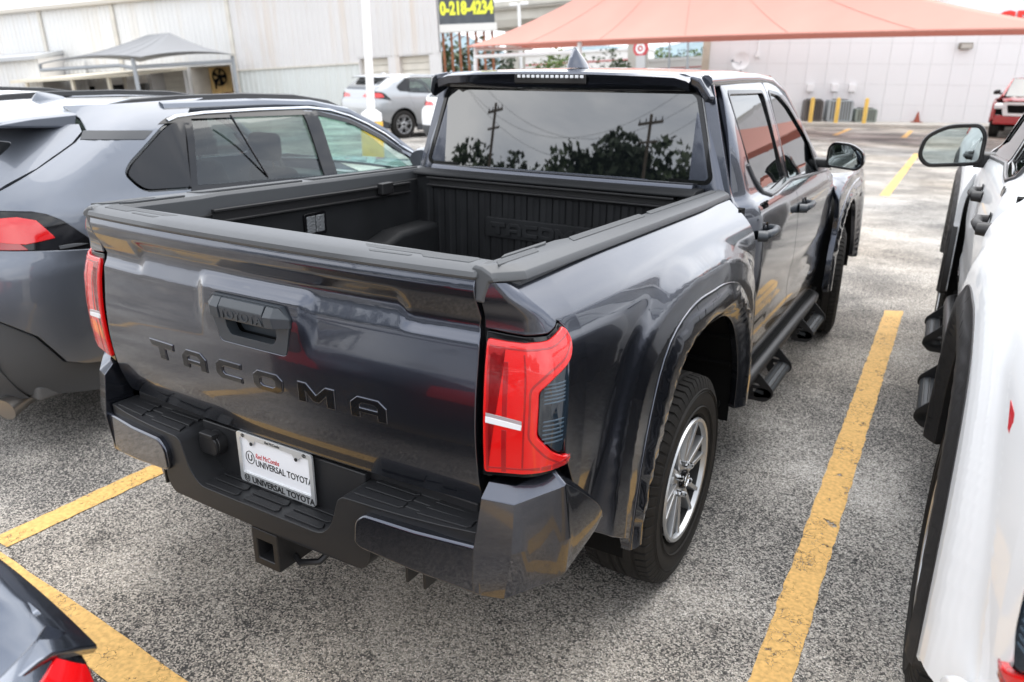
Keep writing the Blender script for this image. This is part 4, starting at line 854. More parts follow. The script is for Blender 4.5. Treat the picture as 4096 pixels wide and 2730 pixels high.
    MB().box(-.74, .74, 3.36, 3.56, .30, .88).build('front_bumper', P, T, bevel=.09, seg=4)
    MB().box(-.45, .45, 3.54, 3.58, .42, .72).build('grille', PLASTIC, T, bevel=.03)
    # tailgate: skin, glass, spoiler
    hw = rpoly([(-.62, 1.235), (.62, 1.235), (.58, 1.46), (-.58, 1.46)], .05, 4)
    def hy(x, z):
        c = min(1, max(0, (abs(x)-(ZW(z)-.30))/.30)); return (x, YB(z)-.002+.42*(1-math.sqrt(max(0, 1-c*c))), z)
    te = [(suv_pos(y, z)[0]-.006, z) for y, z in ((-.795, 1.205), (-.742, 1.248), (-.526, 1.352), (-.40, 1.415), (-.325, 1.452), (-.255, 1.500), (-.245, 1.53))]
    panel('tailgate', [(-.66, 1.02), (.66, 1.02), (te[0][0]-.06, 1.19)]+te+[(-a, b) for a, b in te[::-1]]+[(-(te[0][0]-.06), 1.19)], hy, .05, P, T, thick=.02, holes=[hw])
    panel('rear_window', inset(hw, -.02), lambda x, z: (x, hy(x, z)[1]+.006, z), .06, PRIVACY, T, thick=.004)
    panel('tailgate_lower', [(-.775, .60), (.775, .60), (.775, .98), (.66, 1.015), (-.66, 1.015), (-.775, .98)], hy, .12, P, T, thick=.02)
    panel('bumper_lower', [(-.75, .30), (.75, .30), (.775, .595), (-.775, .595)], hy, .12, clad, T, thick=.02)
    for sx in (1, -1):
        panel('tail_lamp', [(.30, 1.06), (.66, 1.04), (.68, 1.15), (.40, 1.13)], lambda x, z: (hy(x, z)[0], hy(x, z)[1]-.006, z), .1, REDLAMP, T, thick=.02, mirror=sx < 0)
    sp = MB(); rows = []
    for x in [-.655, -.645]+[-.6+.1*i for i in range(13)]+[.645, .655]:
        e = .008 if abs(x) > .65 else 0; zc = -.030*(abs(x)/.6)**2.5
        rows.append([(x, -.245, 1.616+zc-e), (x, -.45, 1.604+zc-e), (x, -.585, 1.580+zc*.8-e), (x, -.625, 1.556+zc*.5), (x, -.60, 1.527+e), (x, -.26, 1.512+e)])
    sp.grid(rows, closed=True); sp.f.append(tuple(range(6))); sp.f.append(tuple(range(len(sp.v)-6, len(sp.v)))); sp.build('roof_spoiler', P, T, smooth=35, bevel=.006)
    rows = []
    for t in range(9):
        u = t/8; y0 = -.10+.03*u+.015*u**3; y1 = .095-.10*u-.03*u*u; z = 1.600+.062*u**.9; h_ = .032*(1-u)**.8+.006; N = 9
        rows.append([(h_*math.sin(math.pi*i/N), lerp(y0, y1, (1-math.cos(math.pi*i/N))/2), z+.03*(i/N)*(1-u)) for i in range(N+1)]+[(-h_*math.sin(math.pi*i/N), lerp(y0, y1, (1-math.cos(math.pi*i/N))/2), z+.03*(i/N)*(1-u)) for i in range(N, -1, -1)])
    mb = MB().grid(rows, closed=True); mb.f.append(tuple(range(len(mb.v)-20, len(mb.v)))); mb.build('fin_aerial', P, T, smooth=60)
    MB().tube([(.62, -.55, .30), (.66, -.74, .285), (.70, -.86, .262)], [.045, .048, .055], 16).build('exhaust_tip', mat('exhaust_metal', (.3, .28, .26), .35, .9), T)
    # cabin
    ci = MB(); ci.box(-.80, .80, -.75, 2.3, .28, .36); ci.box(-.70, .70, -.80, -.2, .36, .62); ci.box(-.55, .55, 2.2, 3.4, .3, .9); ci.box(-.72, .72, 1.95, 2.25, .36, 1.02)
    ci.build('cabin_floor', CABIN, T, bevel=.02)
    if near:
        for (xc, yc) in ((.37, .95+.35), (-.37, .95+.35), (.40, .30), (-.40, .30)):
            s_ = MB().hexa([(xc-.24, yc, .62), (xc+.24, yc, .62), (xc+.24, yc+.14, .62), (xc-.24, yc+.14, .62), (xc-.20, yc-.16, 1.18), (xc+.20, yc-.16, 1.18), (xc+.20, yc-.05, 1.18), (xc-.20, yc-.05, 1.18)]); s_.box(xc-.25, xc+.25, yc, yc+.5, .45, .64)
            so = s_.build('seat', SEAT, T, bevel=.05, seg=3)
            MB().box(xc-.13, xc+.13, yc-.20, yc-.10, 1.22, 1.40).build('headrest', SEAT, so, bevel=.045, seg=3)
            MB().tube([(xc-.06, yc-.14, 1.15), (xc-.06, yc-.15, 1.25)], .007, 6).tube([(xc+.06, yc-.14, 1.15), (xc+.06, yc-.15, 1.25)], .007, 6).build('headrest_post', CHROME, so)
        sw = MB(); sw.tube([(-.37+.18*math.cos(a), 1.80+.05*math.sin(a), 1.0+.17*math.sin(a)) for a in [2*math.pi*i/24 for i in range(24)]], .014, 8, closed=True); sw.box(-.40, -.34, 1.80, 1.95, .96, 1.04); sw.build('steering_wheel', SEAT, T)
    return T

GREYBLUE = paint('light_grey_blue_paint', (.135, .150, .178), .70, .42)
WHITEPAINT = mat('white_paint', (.86, .87, .88), .38, 0, coat=.45, spec=.3)
SILVERPAINT = paint('silver_paint', (.36, .375, .39), .7, .35)
suv = make_suv('suv', (-2.78, .03, 0), 0, GREYBLUE, 'light grey SUV with black roof rails and a bright window strip, beside the dark pickup', 'suv')
FLAREBLACK = mat('black_flare_plastic', (.022, .021, .021), .5, bump=(600, .2, .0006))
SOFT = 2.6
white_truck = make_truck('pickup_truck', (2.76, -.05, 0), R(2.0), WHITEPAINT, FLAREBLACK, FLAREBLACK, FLAREBLACK,
    'white pickup truck with black wheel arch flares, cut off by the right edge', 'pickup truck', full=False, tiny='4x4')
white_truck.scale = (1.1, 1.1, 1.1)
def stretch_tail(o, ext, seen):
    # this truck has the longer bed: everything behind the rear wheels sits further back
    for ch in o.children:
        if ch.type == 'MESH' and ch.data not in seen:
            seen.add(ch.data); N_ = [n.vector.copy() for n in ch.data.corner_normals] if ch.data.has_custom_normals else None
            for v in ch.data.vertices: v.co.y -= ext*ss(-.62, -.92, v.co.y)
            if N_: ch.data.normals_split_custom_set(N_)
        stretch_tail(ch, ext, seen)
stretch_tail(white_truck, .19, set())
SOFT = 1.
for mr in [o for o in white_truck.children if o.name.startswith('door_mirror')]:
    sg = 1 if sum(v.co.x for v in mr.children[0].data.vertices) > 0 else -1; k_ = 1.42     # tall towing mirrors
    mr.scale = (k_, 1.2, k_); mr.location = (sg*(.90*(1-k_)+.0), 2.33*(1-1.2), 1.345*(1-k_)-.055)
# red and black decal on the white bed side
dec = MB(); dec.prism([(-.97, 1.075), (-.88, 1.112), (-.72, 1.112), (-.76, 1.078)], lambda y, z: (-(bed_pos(y, z)[0]+.001), y, z), lambda y, z: (-(bed_pos(y, z)[0]+.0025), y, z)).build('decal', REDINK, white_truck)
# ------------------------------------------------------------------ ground
def asphalt():
    m = bpy.data.materials.new('worn_asphalt'); m.use_nodes = True; t = m.node_tree; b = t.nodes['Principled BSDF']; N = t.nodes.new; K = t.links.new
    co = N('ShaderNodeTexCoord')
    def vor(scale, feat='F1'):
        v = N('ShaderNodeTexVoronoi'); v.feature = feat; v.inputs['Scale'].default_value = scale; K(wp.outputs['Vector'], v.inputs['Vector']); return v
    wn = N('ShaderNodeTexNoise'); wn.inputs['Scale'].default_value = 40; K(co.outputs['Object'], wn.inputs['Vector'])
    wp = N('ShaderNodeVectorMath'); wp.operation = 'MULTIPLY_ADD'; wp.inputs[1].default_value = (.012, .012, .012); K(wn.outputs['Color'], wp.inputs[0]); K(co.outputs['Object'], wp.inputs[2])
    v1 = vor(185); v2 = vor(185, 'DISTANCE_TO_EDGE')
    hs = N('ShaderNodeSeparateColor'); K(v1.outputs['Color'], hs.inputs['Color'])
    r1 = N('ShaderNodeValToRGB'); e = r1.color_ramp.elements
    e[0].position = 0; e[0].color = (.06, .06, .061, 1); e[1].position = 1; e[1].color = (.74, .72, .69, 1)
    for p, c in ((.22, (.16, .158, .153)), (.45, (.375, .36, .338)), (.70, (.52, .49, .45)), (.88, (.62, .60, .56))):
        q = r1.color_ramp.elements.new(p); q.color = (*c, 1)
    # patches: binder-rich dark areas and pale worn areas
    n1 = N('ShaderNodeTexNoise'); n1.inputs['Scale'].default_value = .75; n1.inputs['Detail'].default_value = 8; n1.inputs['Roughness'].default_value = .62; K(co.outputs['Object'], n1.inputs['Vector'])
    m1 = N('ShaderNodeMapRange'); m1.inputs['From Min'].default_value = .38; m1.inputs['From Max'].default_value = .66; m1.inputs['To Min'].default_value = -.32; m1.inputs['To Max'].default_value = .30; K(n1.outputs['Fac'], m1.inputs['Value'])
    ad = N('ShaderNodeMath'); ad.operation = 'ADD'; ad.use_clamp = True; K(hs.outputs['Red'], ad.inputs[0]); K(m1.outputs['Result'], ad.inputs[1]); K(ad.outputs[0], r1.inputs['Fac'])
    ed = N('ShaderNodeMapRange'); ed.inputs['From Min'].default_value = .0; ed.inputs['From Max'].default_value = .16; ed.inputs['To Min'].default_value = .42; ed.inputs['To Max'].default_value = 1.0; K(v2.outputs['Distance'], ed.inputs['Value'])
    mu = N('ShaderNodeVectorMath'); mu.operation = 'SCALE'; K(r1.outputs['Color'], mu.inputs[0]); K(ed.outputs['Result'], mu.inputs['Scale'])
    # warm stains and oil spots
    n2 = N('ShaderNodeTexNoise'); n2.inputs['Scale'].default_value = .22; n2.inputs['Detail'].default_value = 5; K(co.outputs['Object'], n2.inputs['Vector'])
    m2 = N('ShaderNodeMapRange'); m2.inputs['From Min'].default_value = .42; m2.inputs['From Max'].default_value = .68; K(n2.outputs['Fac'], m2.inputs['Value'])
    mc = N('ShaderNodeMix'); mc.data_type = 'RGBA'; mc.blend_type = 'MULTIPLY'; mc.inputs['B'].default_value = (1.13, 1.03, .91, 1); K(m2.outputs['Result'], mc.inputs['Factor']); K(mu.outputs['Vector'], mc.inputs['A'])
    n3 = N('ShaderNodeTexNoise'); n3.inputs['Scale'].default_value = 2.4; n3.inputs['Detail'].default_value = 3; K(co.outputs['Object'], n3.inputs['Vector'])
    m3 = N('ShaderNodeMapRange'); m3.inputs['From Min'].default_value = .66; m3.inputs['From Max'].default_value = .76; m3.inputs['To Min'].default_value = 1; m3.inputs['To Max'].default_value = .45; K(n3.outputs['Fac'], m3.inputs['Value'])
    mo = N('ShaderNodeVectorMath'); mo.operation = 'SCALE'; K(mc.outputs['Result'], mo.inputs[0]); K(m3.outputs['Result'], mo.inputs['Scale'])
    K(mo.outputs['Vector'], b.inputs['Base Color']); b.inputs['Roughness'].default_value = .9; b.inputs['Specular IOR Level'].default_value = .3
    bp = N('ShaderNodeBump'); bp.inputs['Strength'].default_value = .75; bp.inputs['Distance'].default_value = .004; K(v2.outputs['Distance'], bp.inputs['Height']); K(bp.outputs['Normal'], b.inputs['Normal'])
    return m
def road_paint(name, colr, wear):
    m = bpy.data.materials.new(name); m.use_nodes = True; t = m.node_tree; b = t.nodes['Principled BSDF']; N = t.nodes.new; K = t.links.new
    o = t.nodes['Material Output']; co = N('ShaderNodeTexCoord')
    n = N('ShaderNodeTexNoise'); n.inputs['Scale'].default_value = 9; n.inputs['Detail'].default_value = 9; n.inputs['Roughness'].default_value = .75; K(co.outputs['Object'], n.inputs['Vector'])
    v = N('ShaderNodeTexVoronoi'); v.feature = 'DISTANCE_TO_EDGE'; v.inputs['Scale'].default_value = 17
    nd_ = N('ShaderNodeTexNoise'); nd_.inputs['Scale'].default_value = 22; nd_.inputs['Detail'].default_value = 5; K(co.outputs['Object'], nd_.inputs['Vector'])
    wv_ = N('ShaderNodeVectorMath'); wv_.operation = 'MULTIPLY_ADD'; wv_.inputs[1].default_value = (.11, .11, .11); K(nd_.outputs['Color'], wv_.inputs[0]); K(co.outputs['Object'], wv_.inputs[2]); K(wv_.outputs['Vector'], v.inputs['Vector'])
    nw = N('ShaderNodeTexNoise'); nw.inputs['Scale'].default_value = 60; K(co.outputs['Object'], nw.inputs['Vector'])
    # flaked holes where the noise is low and fine cracks between flakes
    h = N('ShaderNodeMapRange'); h.inputs['From Min'].default_value = wear; h.inputs['From Max'].default_value = wear+.035; K(n.outputs['Fac'], h.inputs['Value'])
    cm = N('ShaderNodeMapRange'); cm.inputs['From Min'].default_value = .008; cm.inputs['From Max'].default_value = .022; K(v.outputs['Distance'], cm.inputs['Value'])
    n4 = N('ShaderNodeTexNoise'); n4.inputs['Scale'].default_value = 3.5; K(co.outputs['Object'], n4.inputs['Vector'])
    g = N('ShaderNodeMapRange'); g.inputs['From Min'].default_value = .42; g.inputs['From Max'].default_value = .52; K(n4.outputs['Fac'], g.inputs['Value'])
    mxv = N('ShaderNodeMath'); mxv.operation = 'MAXIMUM'; K(cm.outputs['Result'], mxv.inputs[0]); K(g.outputs['Result'], mxv.inputs[1])
    mn = N('ShaderNodeMath'); mn.operation = 'MINIMUM'; K(mxv.outputs[0], mn.inputs[0]); K(h.outputs['Result'], mn.inputs[1])
    sp = N('ShaderNodeMapRange'); sp.inputs['From Min'].default_value = .3; sp.inputs['From Max'].default_value = .7; sp.inputs['To Min'].default_value = .78; sp.inputs['To Max'].default_value = 1.12; K(nw.outputs['Fac'], sp.inputs['Value'])
    sc_ = N('ShaderNodeVectorMath'); sc_.operation = 'SCALE'; sc_.inputs[0].default_value = colr; K(sp.outputs['Result'], sc_.inputs['Scale']); K(sc_.outputs['Vector'], b.inputs['Base Color'])
    b.inputs['Roughness'].default_value = .75
    bp = N('ShaderNodeBump'); bp.inputs['Strength'].default_value = .5; bp.inputs['Distance'].default_value = .003; K(nw.outputs['Fac'], bp.inputs['Height']); K(bp.outputs['Normal'], b.inputs['Normal'])
    tr = N('ShaderNodeBsdfTransparent'); mx_ = N('ShaderNodeMixShader'); K(mn.outputs[0], mx_.inputs[0]); K(tr.outputs[0], mx_.inputs[1]); K(b.outputs[0], mx_.inputs[2]); K(mx_.outputs[0], o.inputs[0])
    return m
tag(MB().add([(-600, -600, 0), (600, -600, 0), (600, 900, 0), (-600, 900, 0)], [(0, 1, 2, 3)]).build('parking_lot', asphalt(), smooth=0, fix=False), kind='structure')
YEL = road_paint('yellow_road_paint', (.72, .44, .145), .37); PALE = road_paint('pale_road_paint', (.55, .50, .42), .40)
def line(p, m=YEL):
    # slightly uneven edges
    n = 40; a0, a1, b1, b0 = [Vector((*q, 0)) for q in p]; rnd = random.Random(int(a0.x*97+a0.y*31)); L1 = []; L2 = []
    L_ = (a1-a0).length; n = max(2, min(160, int(L_/.04)))
    for i in range(n+1):
        q = (b0-a0).normalized(); L1.append(a0.lerp(a1, i/n)+q*rnd.uniform(-.004, .004)); L2.append(b0.lerp(b1, i/n)+q*rnd.uniform(-.004, .004))
    mb = MB().grid([[(*v.xy, .004) for v in L1], [(*v.xy, .004) for v in L2]])
    tag(mb.build('parking_line', m, smooth=0), kind='structure')
line([(1.335, -1.33), (1.229, 4.14), (1.359, 4.20), (1.452, -1.33)])
line([(-1.475, -1.24), (-1.477, 4.2), (-1.350, 4.2), (-1.362, -1.24)])
line([(-9.0, -.90), (9.0, -1.77), (9.0, -1.915), (-9.0, -1.035)])
for x in (-4.18, 4.05): line([(x-.06, -1.2), (x-.06, 4.2), (x+.06, 4.2), (x+.06, -1.2)])
for x in (-4.2, -1.45, 1.30, 4.05): line([(x-.06, -6.6), (x-.06, -1.60), (x+.06, -1.60), (x+.06, -6.6)])
line([(.44, 11.0), (.33, 19.2), (.46, 19.2), (.585, 11.0)])
line([(-2.45, 24.6), (-2.50, 28.4), (-2.36, 28.4), (-2.28, 24.6)]); line([(-.46, 24.7), (-.52, 28.6), (-.38, 28.6), (-.29, 24.7)])
for x in (-4.6, 3.2, 5.9): line([(x, 11.0), (x-.1, 16.2), (x+.03, 16.2), (x+.13, 11.0)])
line([(-3.5, 15.55), (9, 15.75), (9, 15.85), (-3.5, 15.65)], PALE)

# ------------------------------------------------------------------ frames of the two building groups
G3 = Matrix(((.99846, -.01706, -.05276), (.01664, .99983, -.00856), (.0529, .00767, .99857)))
GM = Matrix.Translation(CAM) @ G3.to_4x4() @ Matrix.Translation(-CAM)
WM = GM @ Matrix.Translation((-23.188, 28.134, 0)) @ Matrix.Rotation(R(12), 4, 'Z')       # x along the wall, y into the building
def place(T, M): T.matrix_world = M; return T
TRIM = mat('beige_trim', (.62, .585, .52), .6, noise=(2, .1)); ROLLDOOR = mat('cream_roller_door', (.70, .66, .58), .55, noise=(3, .06)); DARKIN = mat('dark_interior', (.02, .018, .016), .9)
STEELGREY = mat('grey_painted_steel', (.30, .32, .34), .5); GLASSDK = mat('dark_window_glass', (.012, .014, .016), .05)
def weathered(name, c, stain=(.60, .50, .36), amt=.5):
    # painted sheet with rusty and dirty runs down the wall
    m = mat(name, c, .5); t = m.node_tree; b = t.nodes['Principled BSDF']; N = t.nodes.new; K = t.links.new
    co = N('ShaderNodeTexCoord'); mp_ = N('ShaderNodeMapping'); mp_.inputs['Scale'].default_value = (1.6, 1.6, .10); n = N('ShaderNodeTexNoise'); n.inputs['Scale'].default_value = 1.0; n.inputs['Detail'].default_value = 6; n.inputs['Roughness'].default_value = .65
    r = N('ShaderNodeMapRange'); r.inputs['From Min'].default_value = .52; r.inputs['From Max'].default_value = .78; r.inputs['To Max'].default_value = amt
    n2 = N('ShaderNodeTexNoise'); n2.inputs['Scale'].default_value = .35; n2.inputs['Detail'].default_value = 3; r2 = N('ShaderNodeMapRange'); r2.inputs['To Min'].default_value = .90; r2.inputs['To Max'].default_value = 1.07
    mx_ = N('ShaderNodeMix'); mx_.data_type = 'RGBA'; mx_.inputs['A'].default_value = (*c, 1); mx_.inputs['B'].default_value = (*stain, 1); v = N('ShaderNodeVectorMath'); v.operation = 'SCALE'
    K(co.outputs['Object'], mp_.inputs['Vector']); K(mp_.outputs['Vector'], n.inputs['Vector']); K(n.outputs['Fac'], r.inputs['Value']); K(r.outputs['Result'], mx_.inputs['Factor']); K(co.outputs['Object'], n2.inputs['Vector']); K(n2.outputs['Fac'], r2.inputs['Value'])
    K(mx_.outputs['Result'], v.inputs[0]); K(r2.outputs['Result'], v.inputs['Scale']); K(v.outputs['Vector'], b.inputs['Base Color']); return m
def ribbed(mb, x0, x1, z0, z1, y=0., pitch=.30, depth=.035):
    """trapezoid-ribbed sheet facing -y"""
    xs = []; x = x0
    while x < x1-1e-6:
        for dx, dy in ((0, 0), (pitch*.62, 0), (pitch*.70, -depth), (pitch*.90, -depth), (pitch*.98, 0)):
            if x+dx < x1: xs.append((x+dx, y+dy))
        x += pitch
    xs.append((x1, y))
    mb.grid([[(a, b, z0) for a, b in xs], [(a, b, z1) for a, b in xs]])
SIDING = weathered('white_metal_siding', (.71, .705, .69)); SIDING2 = weathered('grey_white_metal_siding', (.655, .64, .63), (.58, .45, .32), .55)
wh = empty('warehouse'); place(wh, WM); tag(wh, 'long white ribbed metal warehouse with cream roller doors behind the light grey SUV', 'warehouse')
# siding: one sheet per structural bay, the right-hand bays of a greyer sheet in two courses
bays = [(-44, -36), (-36, -28), (-28, -20.3), (-20.3, -15.3), (-15.3, -8.1)]
for a, b in bays:
    mb = MB(); top = 7.0
    if a == -15.3:
        ribbed(mb, a, -13.6, 0, top); ribbed(mb, -13.6, -8.5, 3.68, top); ribbed(mb, -11.42, -10.99, 0, 3.68); ribbed(mb, -8.5, b, 0, top)
    else: ribbed(mb, a, b, 0, top)
    mb.build('siding_sheet', SIDING, wh, smooth=0)
mb = MB(); ribbed(mb, -8.1, -1.05, 3.38, 7.0, -.06); ribbed(mb, -1.05, 3.2, 3.60, 7.0, -.06); mb.build('siding_sheet', SIDING2, wh, smooth=0)
mb = MB(); ribbed(mb, -8.1, -1.05, 0, 3.36); mb.build('siding_sheet', weathered('pale_green_white_siding', (.64, .665, .645), (.52, .48, .40), .4), wh, smooth=0)
mb = MB(); mb.box(.55, 1.06, -.05, .1, 0, 3.6); mb.box(2.69, 3.2, -.05, .1, 0, 3.6); mb.build('door_post', SIDING2, wh)
MB().box(-8.1, -1.05, -.10, .02, 3.33, 3.40).build('flashing', TRIM, wh)
MB().box(-44.2, 3.35, -.35, .3, 7.0, 7.22).build('gutter', mat('beige_gutter', (.55, .51, .45), .6), wh, bevel=.03)
MB().prism([(-.3, 7.22), (10, 8.1), (20, 7.22)], lambda a, b: (-44, a, b), lambda a, b: (3.3-.66*max(0, a), a, b)).build('roof', mat('pale_metal_roof', (.6, .6, .58), .5), wh)
for x in (-20.3, -15.3, -8.1): MB().box(x-.10, x+.10, -.14, -.04, 0, 7.0).build('downpipe', TRIM, wh, bevel=.02)
MB().hexa([(3.2, .02, 0), (3.25, .02, 0), (-10, 20, 0), (-10.05, 20, 0), (3.2, .02, 7.1), (3.25, .02, 7.1), (-10, 20, 7.1), (-10.05, 20, 7.1)]).build('end_wall', SIDING2, wh)
MB().box(-44, -43.9, 0, 20, 0, 7.2).build('end_wall', SIDING2, wh)
MB().box(-44, -10, 19.9, 20, 0, 7.2).build('back_wall', SIDING2, wh)
def roller(x0, x1, z1, y=.25, closed=True):
    d = empty('roller_door'); d.parent = wh; n = int(z1/.30)
    for i in range(n): MB().box(x0, x1, y, y+.05, i*z1/n+.012, (i+1)*z1/n-.012).build('door_slat', ROLLDOOR, d, bevel=.012, seg=1)
    MB().box(x0-.02, x1+.02, y+.06, y+.10, 0, z1).build('door_back', TRIM, d)
    for xa, xb in ((x0-.07, x0), (x1, x1+.07)): MB().box(xa, xb, -.06, y+.06, 0, z1+.06).build('door_jamb', SIDING2, d)
    MB().box(x0-.07, x1+.07, -.06, y+.06, z1, z1+.08).build('door_head', SIDING2, d)
    return d
roller(-1.0, .50, 3.55); roller(1.10, 2.65, 3.55); d1 = roller(-13.55, -11.45, 3.62, .9)
MB().box(-11.95, -11.7, .88, .90, 1.75, 2.05).build('door_window', GLASSDK, d1)
# open bay with ribbed tan walls and a hanging fan
bay = MB(); ribbed(bay, -10.99, -8.45, 0, 3.66, 1.45, .28, .05); bay.build('bay_back_wall', mat('tan_ribbed_lining', (.66, .46, .20), .6, noise=(1.5, .3)), wh, smooth=0)
mb = MB(); mb.box(-11.05, -10.99, 0, 2.3, 0, 3.7); mb.box(-8.5, -8.44, 0, 2.3, 0, 3.7); mb.box(-11, -8.4, 0, 2.3, 3.66, 3.7); mb.build('bay_lining', TRIM, wh)
fan = MB().tube([(-10.1+.42*math.cos(a), 1.1, 3.15+.42*math.sin(a)) for a in [2*math.pi*i/20 for i in range(20)]], .04, 6, closed=True)
for i in range(5):
    a = 2*math.pi*i/5; fan.hexa([(-10.1+.06*math.cos(a), 1.08, 3.15+.06*math.sin(a)), (-10.1+.40*math.cos(a-.25), 1.02, 3.15+.40*math.sin(a-.25)), (-10.1+.40*math.cos(a+.35), 1.12, 3.15+.40*math.sin(a+.35)), (-10.1+.06*math.cos(a+1), 1.12, 3.15+.06*math.sin(a+1)),
              (-10.1+.06*math.cos(a), 1.10, 3.15+.06*math.sin(a)), (-10.1+.40*math.cos(a-.25), 1.04, 3.15+.40*math.sin(a-.25)), (-10.1+.40*math.cos(a+.35), 1.14, 3.15+.40*math.sin(a+.35)), (-10.1+.06*math.cos(a+1), 1.14, 3.15+.06*math.sin(a+1))])
fan.box(-10.2, -10.0, 1.05, 1.2, 3.05, 3.25); fan.box(-10.42, -10.36, 1.05, 1.12, 2.55, 3.0)
T = empty('wall_fan'); place(T, WM); fo_ = fan.build('fan', UNDER, T); tag(T, 'large dark round fan hanging inside the open tan warehouse bay', 'fan')
T = empty('storage_rack'); place(T, WM); mb = MB(); mb.box(-9.05, -8.6, .8, 1.4, 0, 2.75); mb.box(-9.0, -8.8, .8, 1.1, 2.75, 3.2); mb.build('rack_body', DARKIN, T, bevel=.05); MB().lathe([(0, .0), (0, .38), (.3, .4), (.55, .25), (.6, 0)], 16, 'Z', (-9.6, .9, 1.75)).build('red_bundle', mat('dull_red_cloth', (.16, .03, .025), .9), T); MB().box(-9.9, -9.3, .7, 1.2, 0, 1.75).build('rack_shelf', DARKIN, T)
tag(T, 'dark equipment stacked in the open tan warehouse bay', 'rack')
# lean-to with windows and posts in front of the wall
T = empty('lean_to'); place(T, WM); CREAMP = mat('cream_paint', (.70, .64, .52), .6)
MB().hexa([(-18.6, -4.2, 3.20), (-11.1, -4.2, 3.20), (-11.1, -.1, 3.55), (-18.6, -.1, 3.55), (-18.6, -4.2, 3.34), (-11.1, -4.2, 3.34), (-11.1, -.1, 3.69), (-18.6, -.1, 3.69)]).build('lean_to_roof', CREAMP, T)
for x in (-17.7, -14.75, -12.5): MB().box(x-.07, x+.07, -4.1, -3.96, 0, 3.2).build('post', CREAMP, T)
for x in (-18.2, -16.1, -14.5): 
    wo = MB().box(x-.05, x+.75, -.12, -.06, 1.9, 3.0).build('window', GLASSDK, T); MB().box(x-.12, x+.82, -.10, -.05, 1.83, 1.9).build('window_sill', CREAMP, wo)
MB().box(-18.5, -13.7, -.09, -.04, 0, 3.2).build('lean_to_wall', SIDING2, T)
tag(T, 'low cream lean-to with posts and dark windows at the warehouse wall', 'lean-to')
T = empty('storage_tank'); place(T, WM); MB().lathe([(0, .0), (0, .5), (1.6, .5), (2.05, .46), (2.25, .3), (2.3, 0)], 20, 'Z', (-14.9, -3.2, 0)).build('tank_body', mat('grey_green_tank', (.42, .44, .40), .6), T); tag(T, 'grey dome-topped tank under the cream lean-to', 'tank')
# shed at the far left
T = empty('metal_shed'); place(T, WM); mb = MB(); ribbed(mb, -27, -17.6, 0, 4.35, -3.2); ribbed(mb, -27, -17.6, 0, 4.3, -.3); mb.build('shed_siding', SIDING, T, smooth=0)
MB().hexa([(-17.65, -3.2, 0), (-17.6, -3.2, 0), (-19.2, 0, 0), (-19.25, 0, 0), (-17.65, -3.2, 4.35), (-17.6, -3.2, 4.35), (-19.2, 0, 4.7), (-19.25, 0, 4.7)]).build('shed_side', SIDING2, T); MB().hexa([(-27.2, -3.5, 4.30), (-17.4, -3.5, 4.30), (-19.2, 0, 4.75), (-27.2, 0, 4.75), (-27.2, -3.5, 4.48), (-17.4, -3.5, 4.48), (-19.2, 0, 4.95), (-27.2, 0, 4.95)]).build('shed_roof', mat('grey_shed_roof', (.45, .46, .47), .5), T)
MB().box(-21.6, -21.5, -3.24, -3.19, 0, 3.2).build('shed_door', TRIM, T); tag(T, 'small white metal shed against the warehouse at the left edge', 'shed')
# grey fabric shade in front of the bays
def shade(name, c4, ridge, m, M, label, posts, beam, sag=.18, n=14, framem=None, seamm=None):
    """four-cornered hip of stretched cloth: corners near-left, near-right, far-right, far-left; ridge two points"""
    T = empty(name); place(T, M); c4 = [Vector(p) for p in c4]; r0, r1 = [Vector(p) for p in ridge]; mb = MB()
    def face(a, b, p, q):
        rows = []
        for i in range(n+1):
            v = i/n; row = []
            for j in range(n+1):
                u = j/n; lo = a.lerp(b, u); lo = lo+Vector((0, 0, sag*4*u*(1-u))); hi = p.lerp(q, u); w_ = lo.lerp(hi, v); w_.z -= .14*4*v*(1-v)*1.0; row.append(w_)
            rows.append(row)
        mb.grid(rows)
    face(c4[0], c4[1], r0, r1); face(c4[1], c4[2], r1, r1); face(c4[2], c4[3], r1, r0); face(c4[3], c4[0], r0, r0)
    co_ = mb.build('cloth', m, T, smooth=60)
    for u in (.17, .34, .51, .68, .85):
        q = []
        for i in range(9):
            v = i/8; lo = c4[0].lerp(c4[1], u)+Vector((0, 0, sag*4*u*(1-u))); w_ = lo.lerp(r0.lerp(r1, u), v); w_.z += .012-.14*4*v*(1-v); q.append(w_)
        MB().tube(q, .007, 4).build('cloth_seam', seamm, co_)
    MB().tube([c4[0].lerp(c4[1], i/16)+Vector((0, -.01, sag*4*(i/16)*(1-i/16)-.02)) for i in range(17)], .035, 6).build('hem', seamm, co_)
    for p in posts: MB().tube(p, .09, 10).build('frame_post', framem, T)
    for p in beam: MB().tube(p, .08, 8).build('frame_beam', framem, T)
    tag(T, label, 'shade canopy'); return T
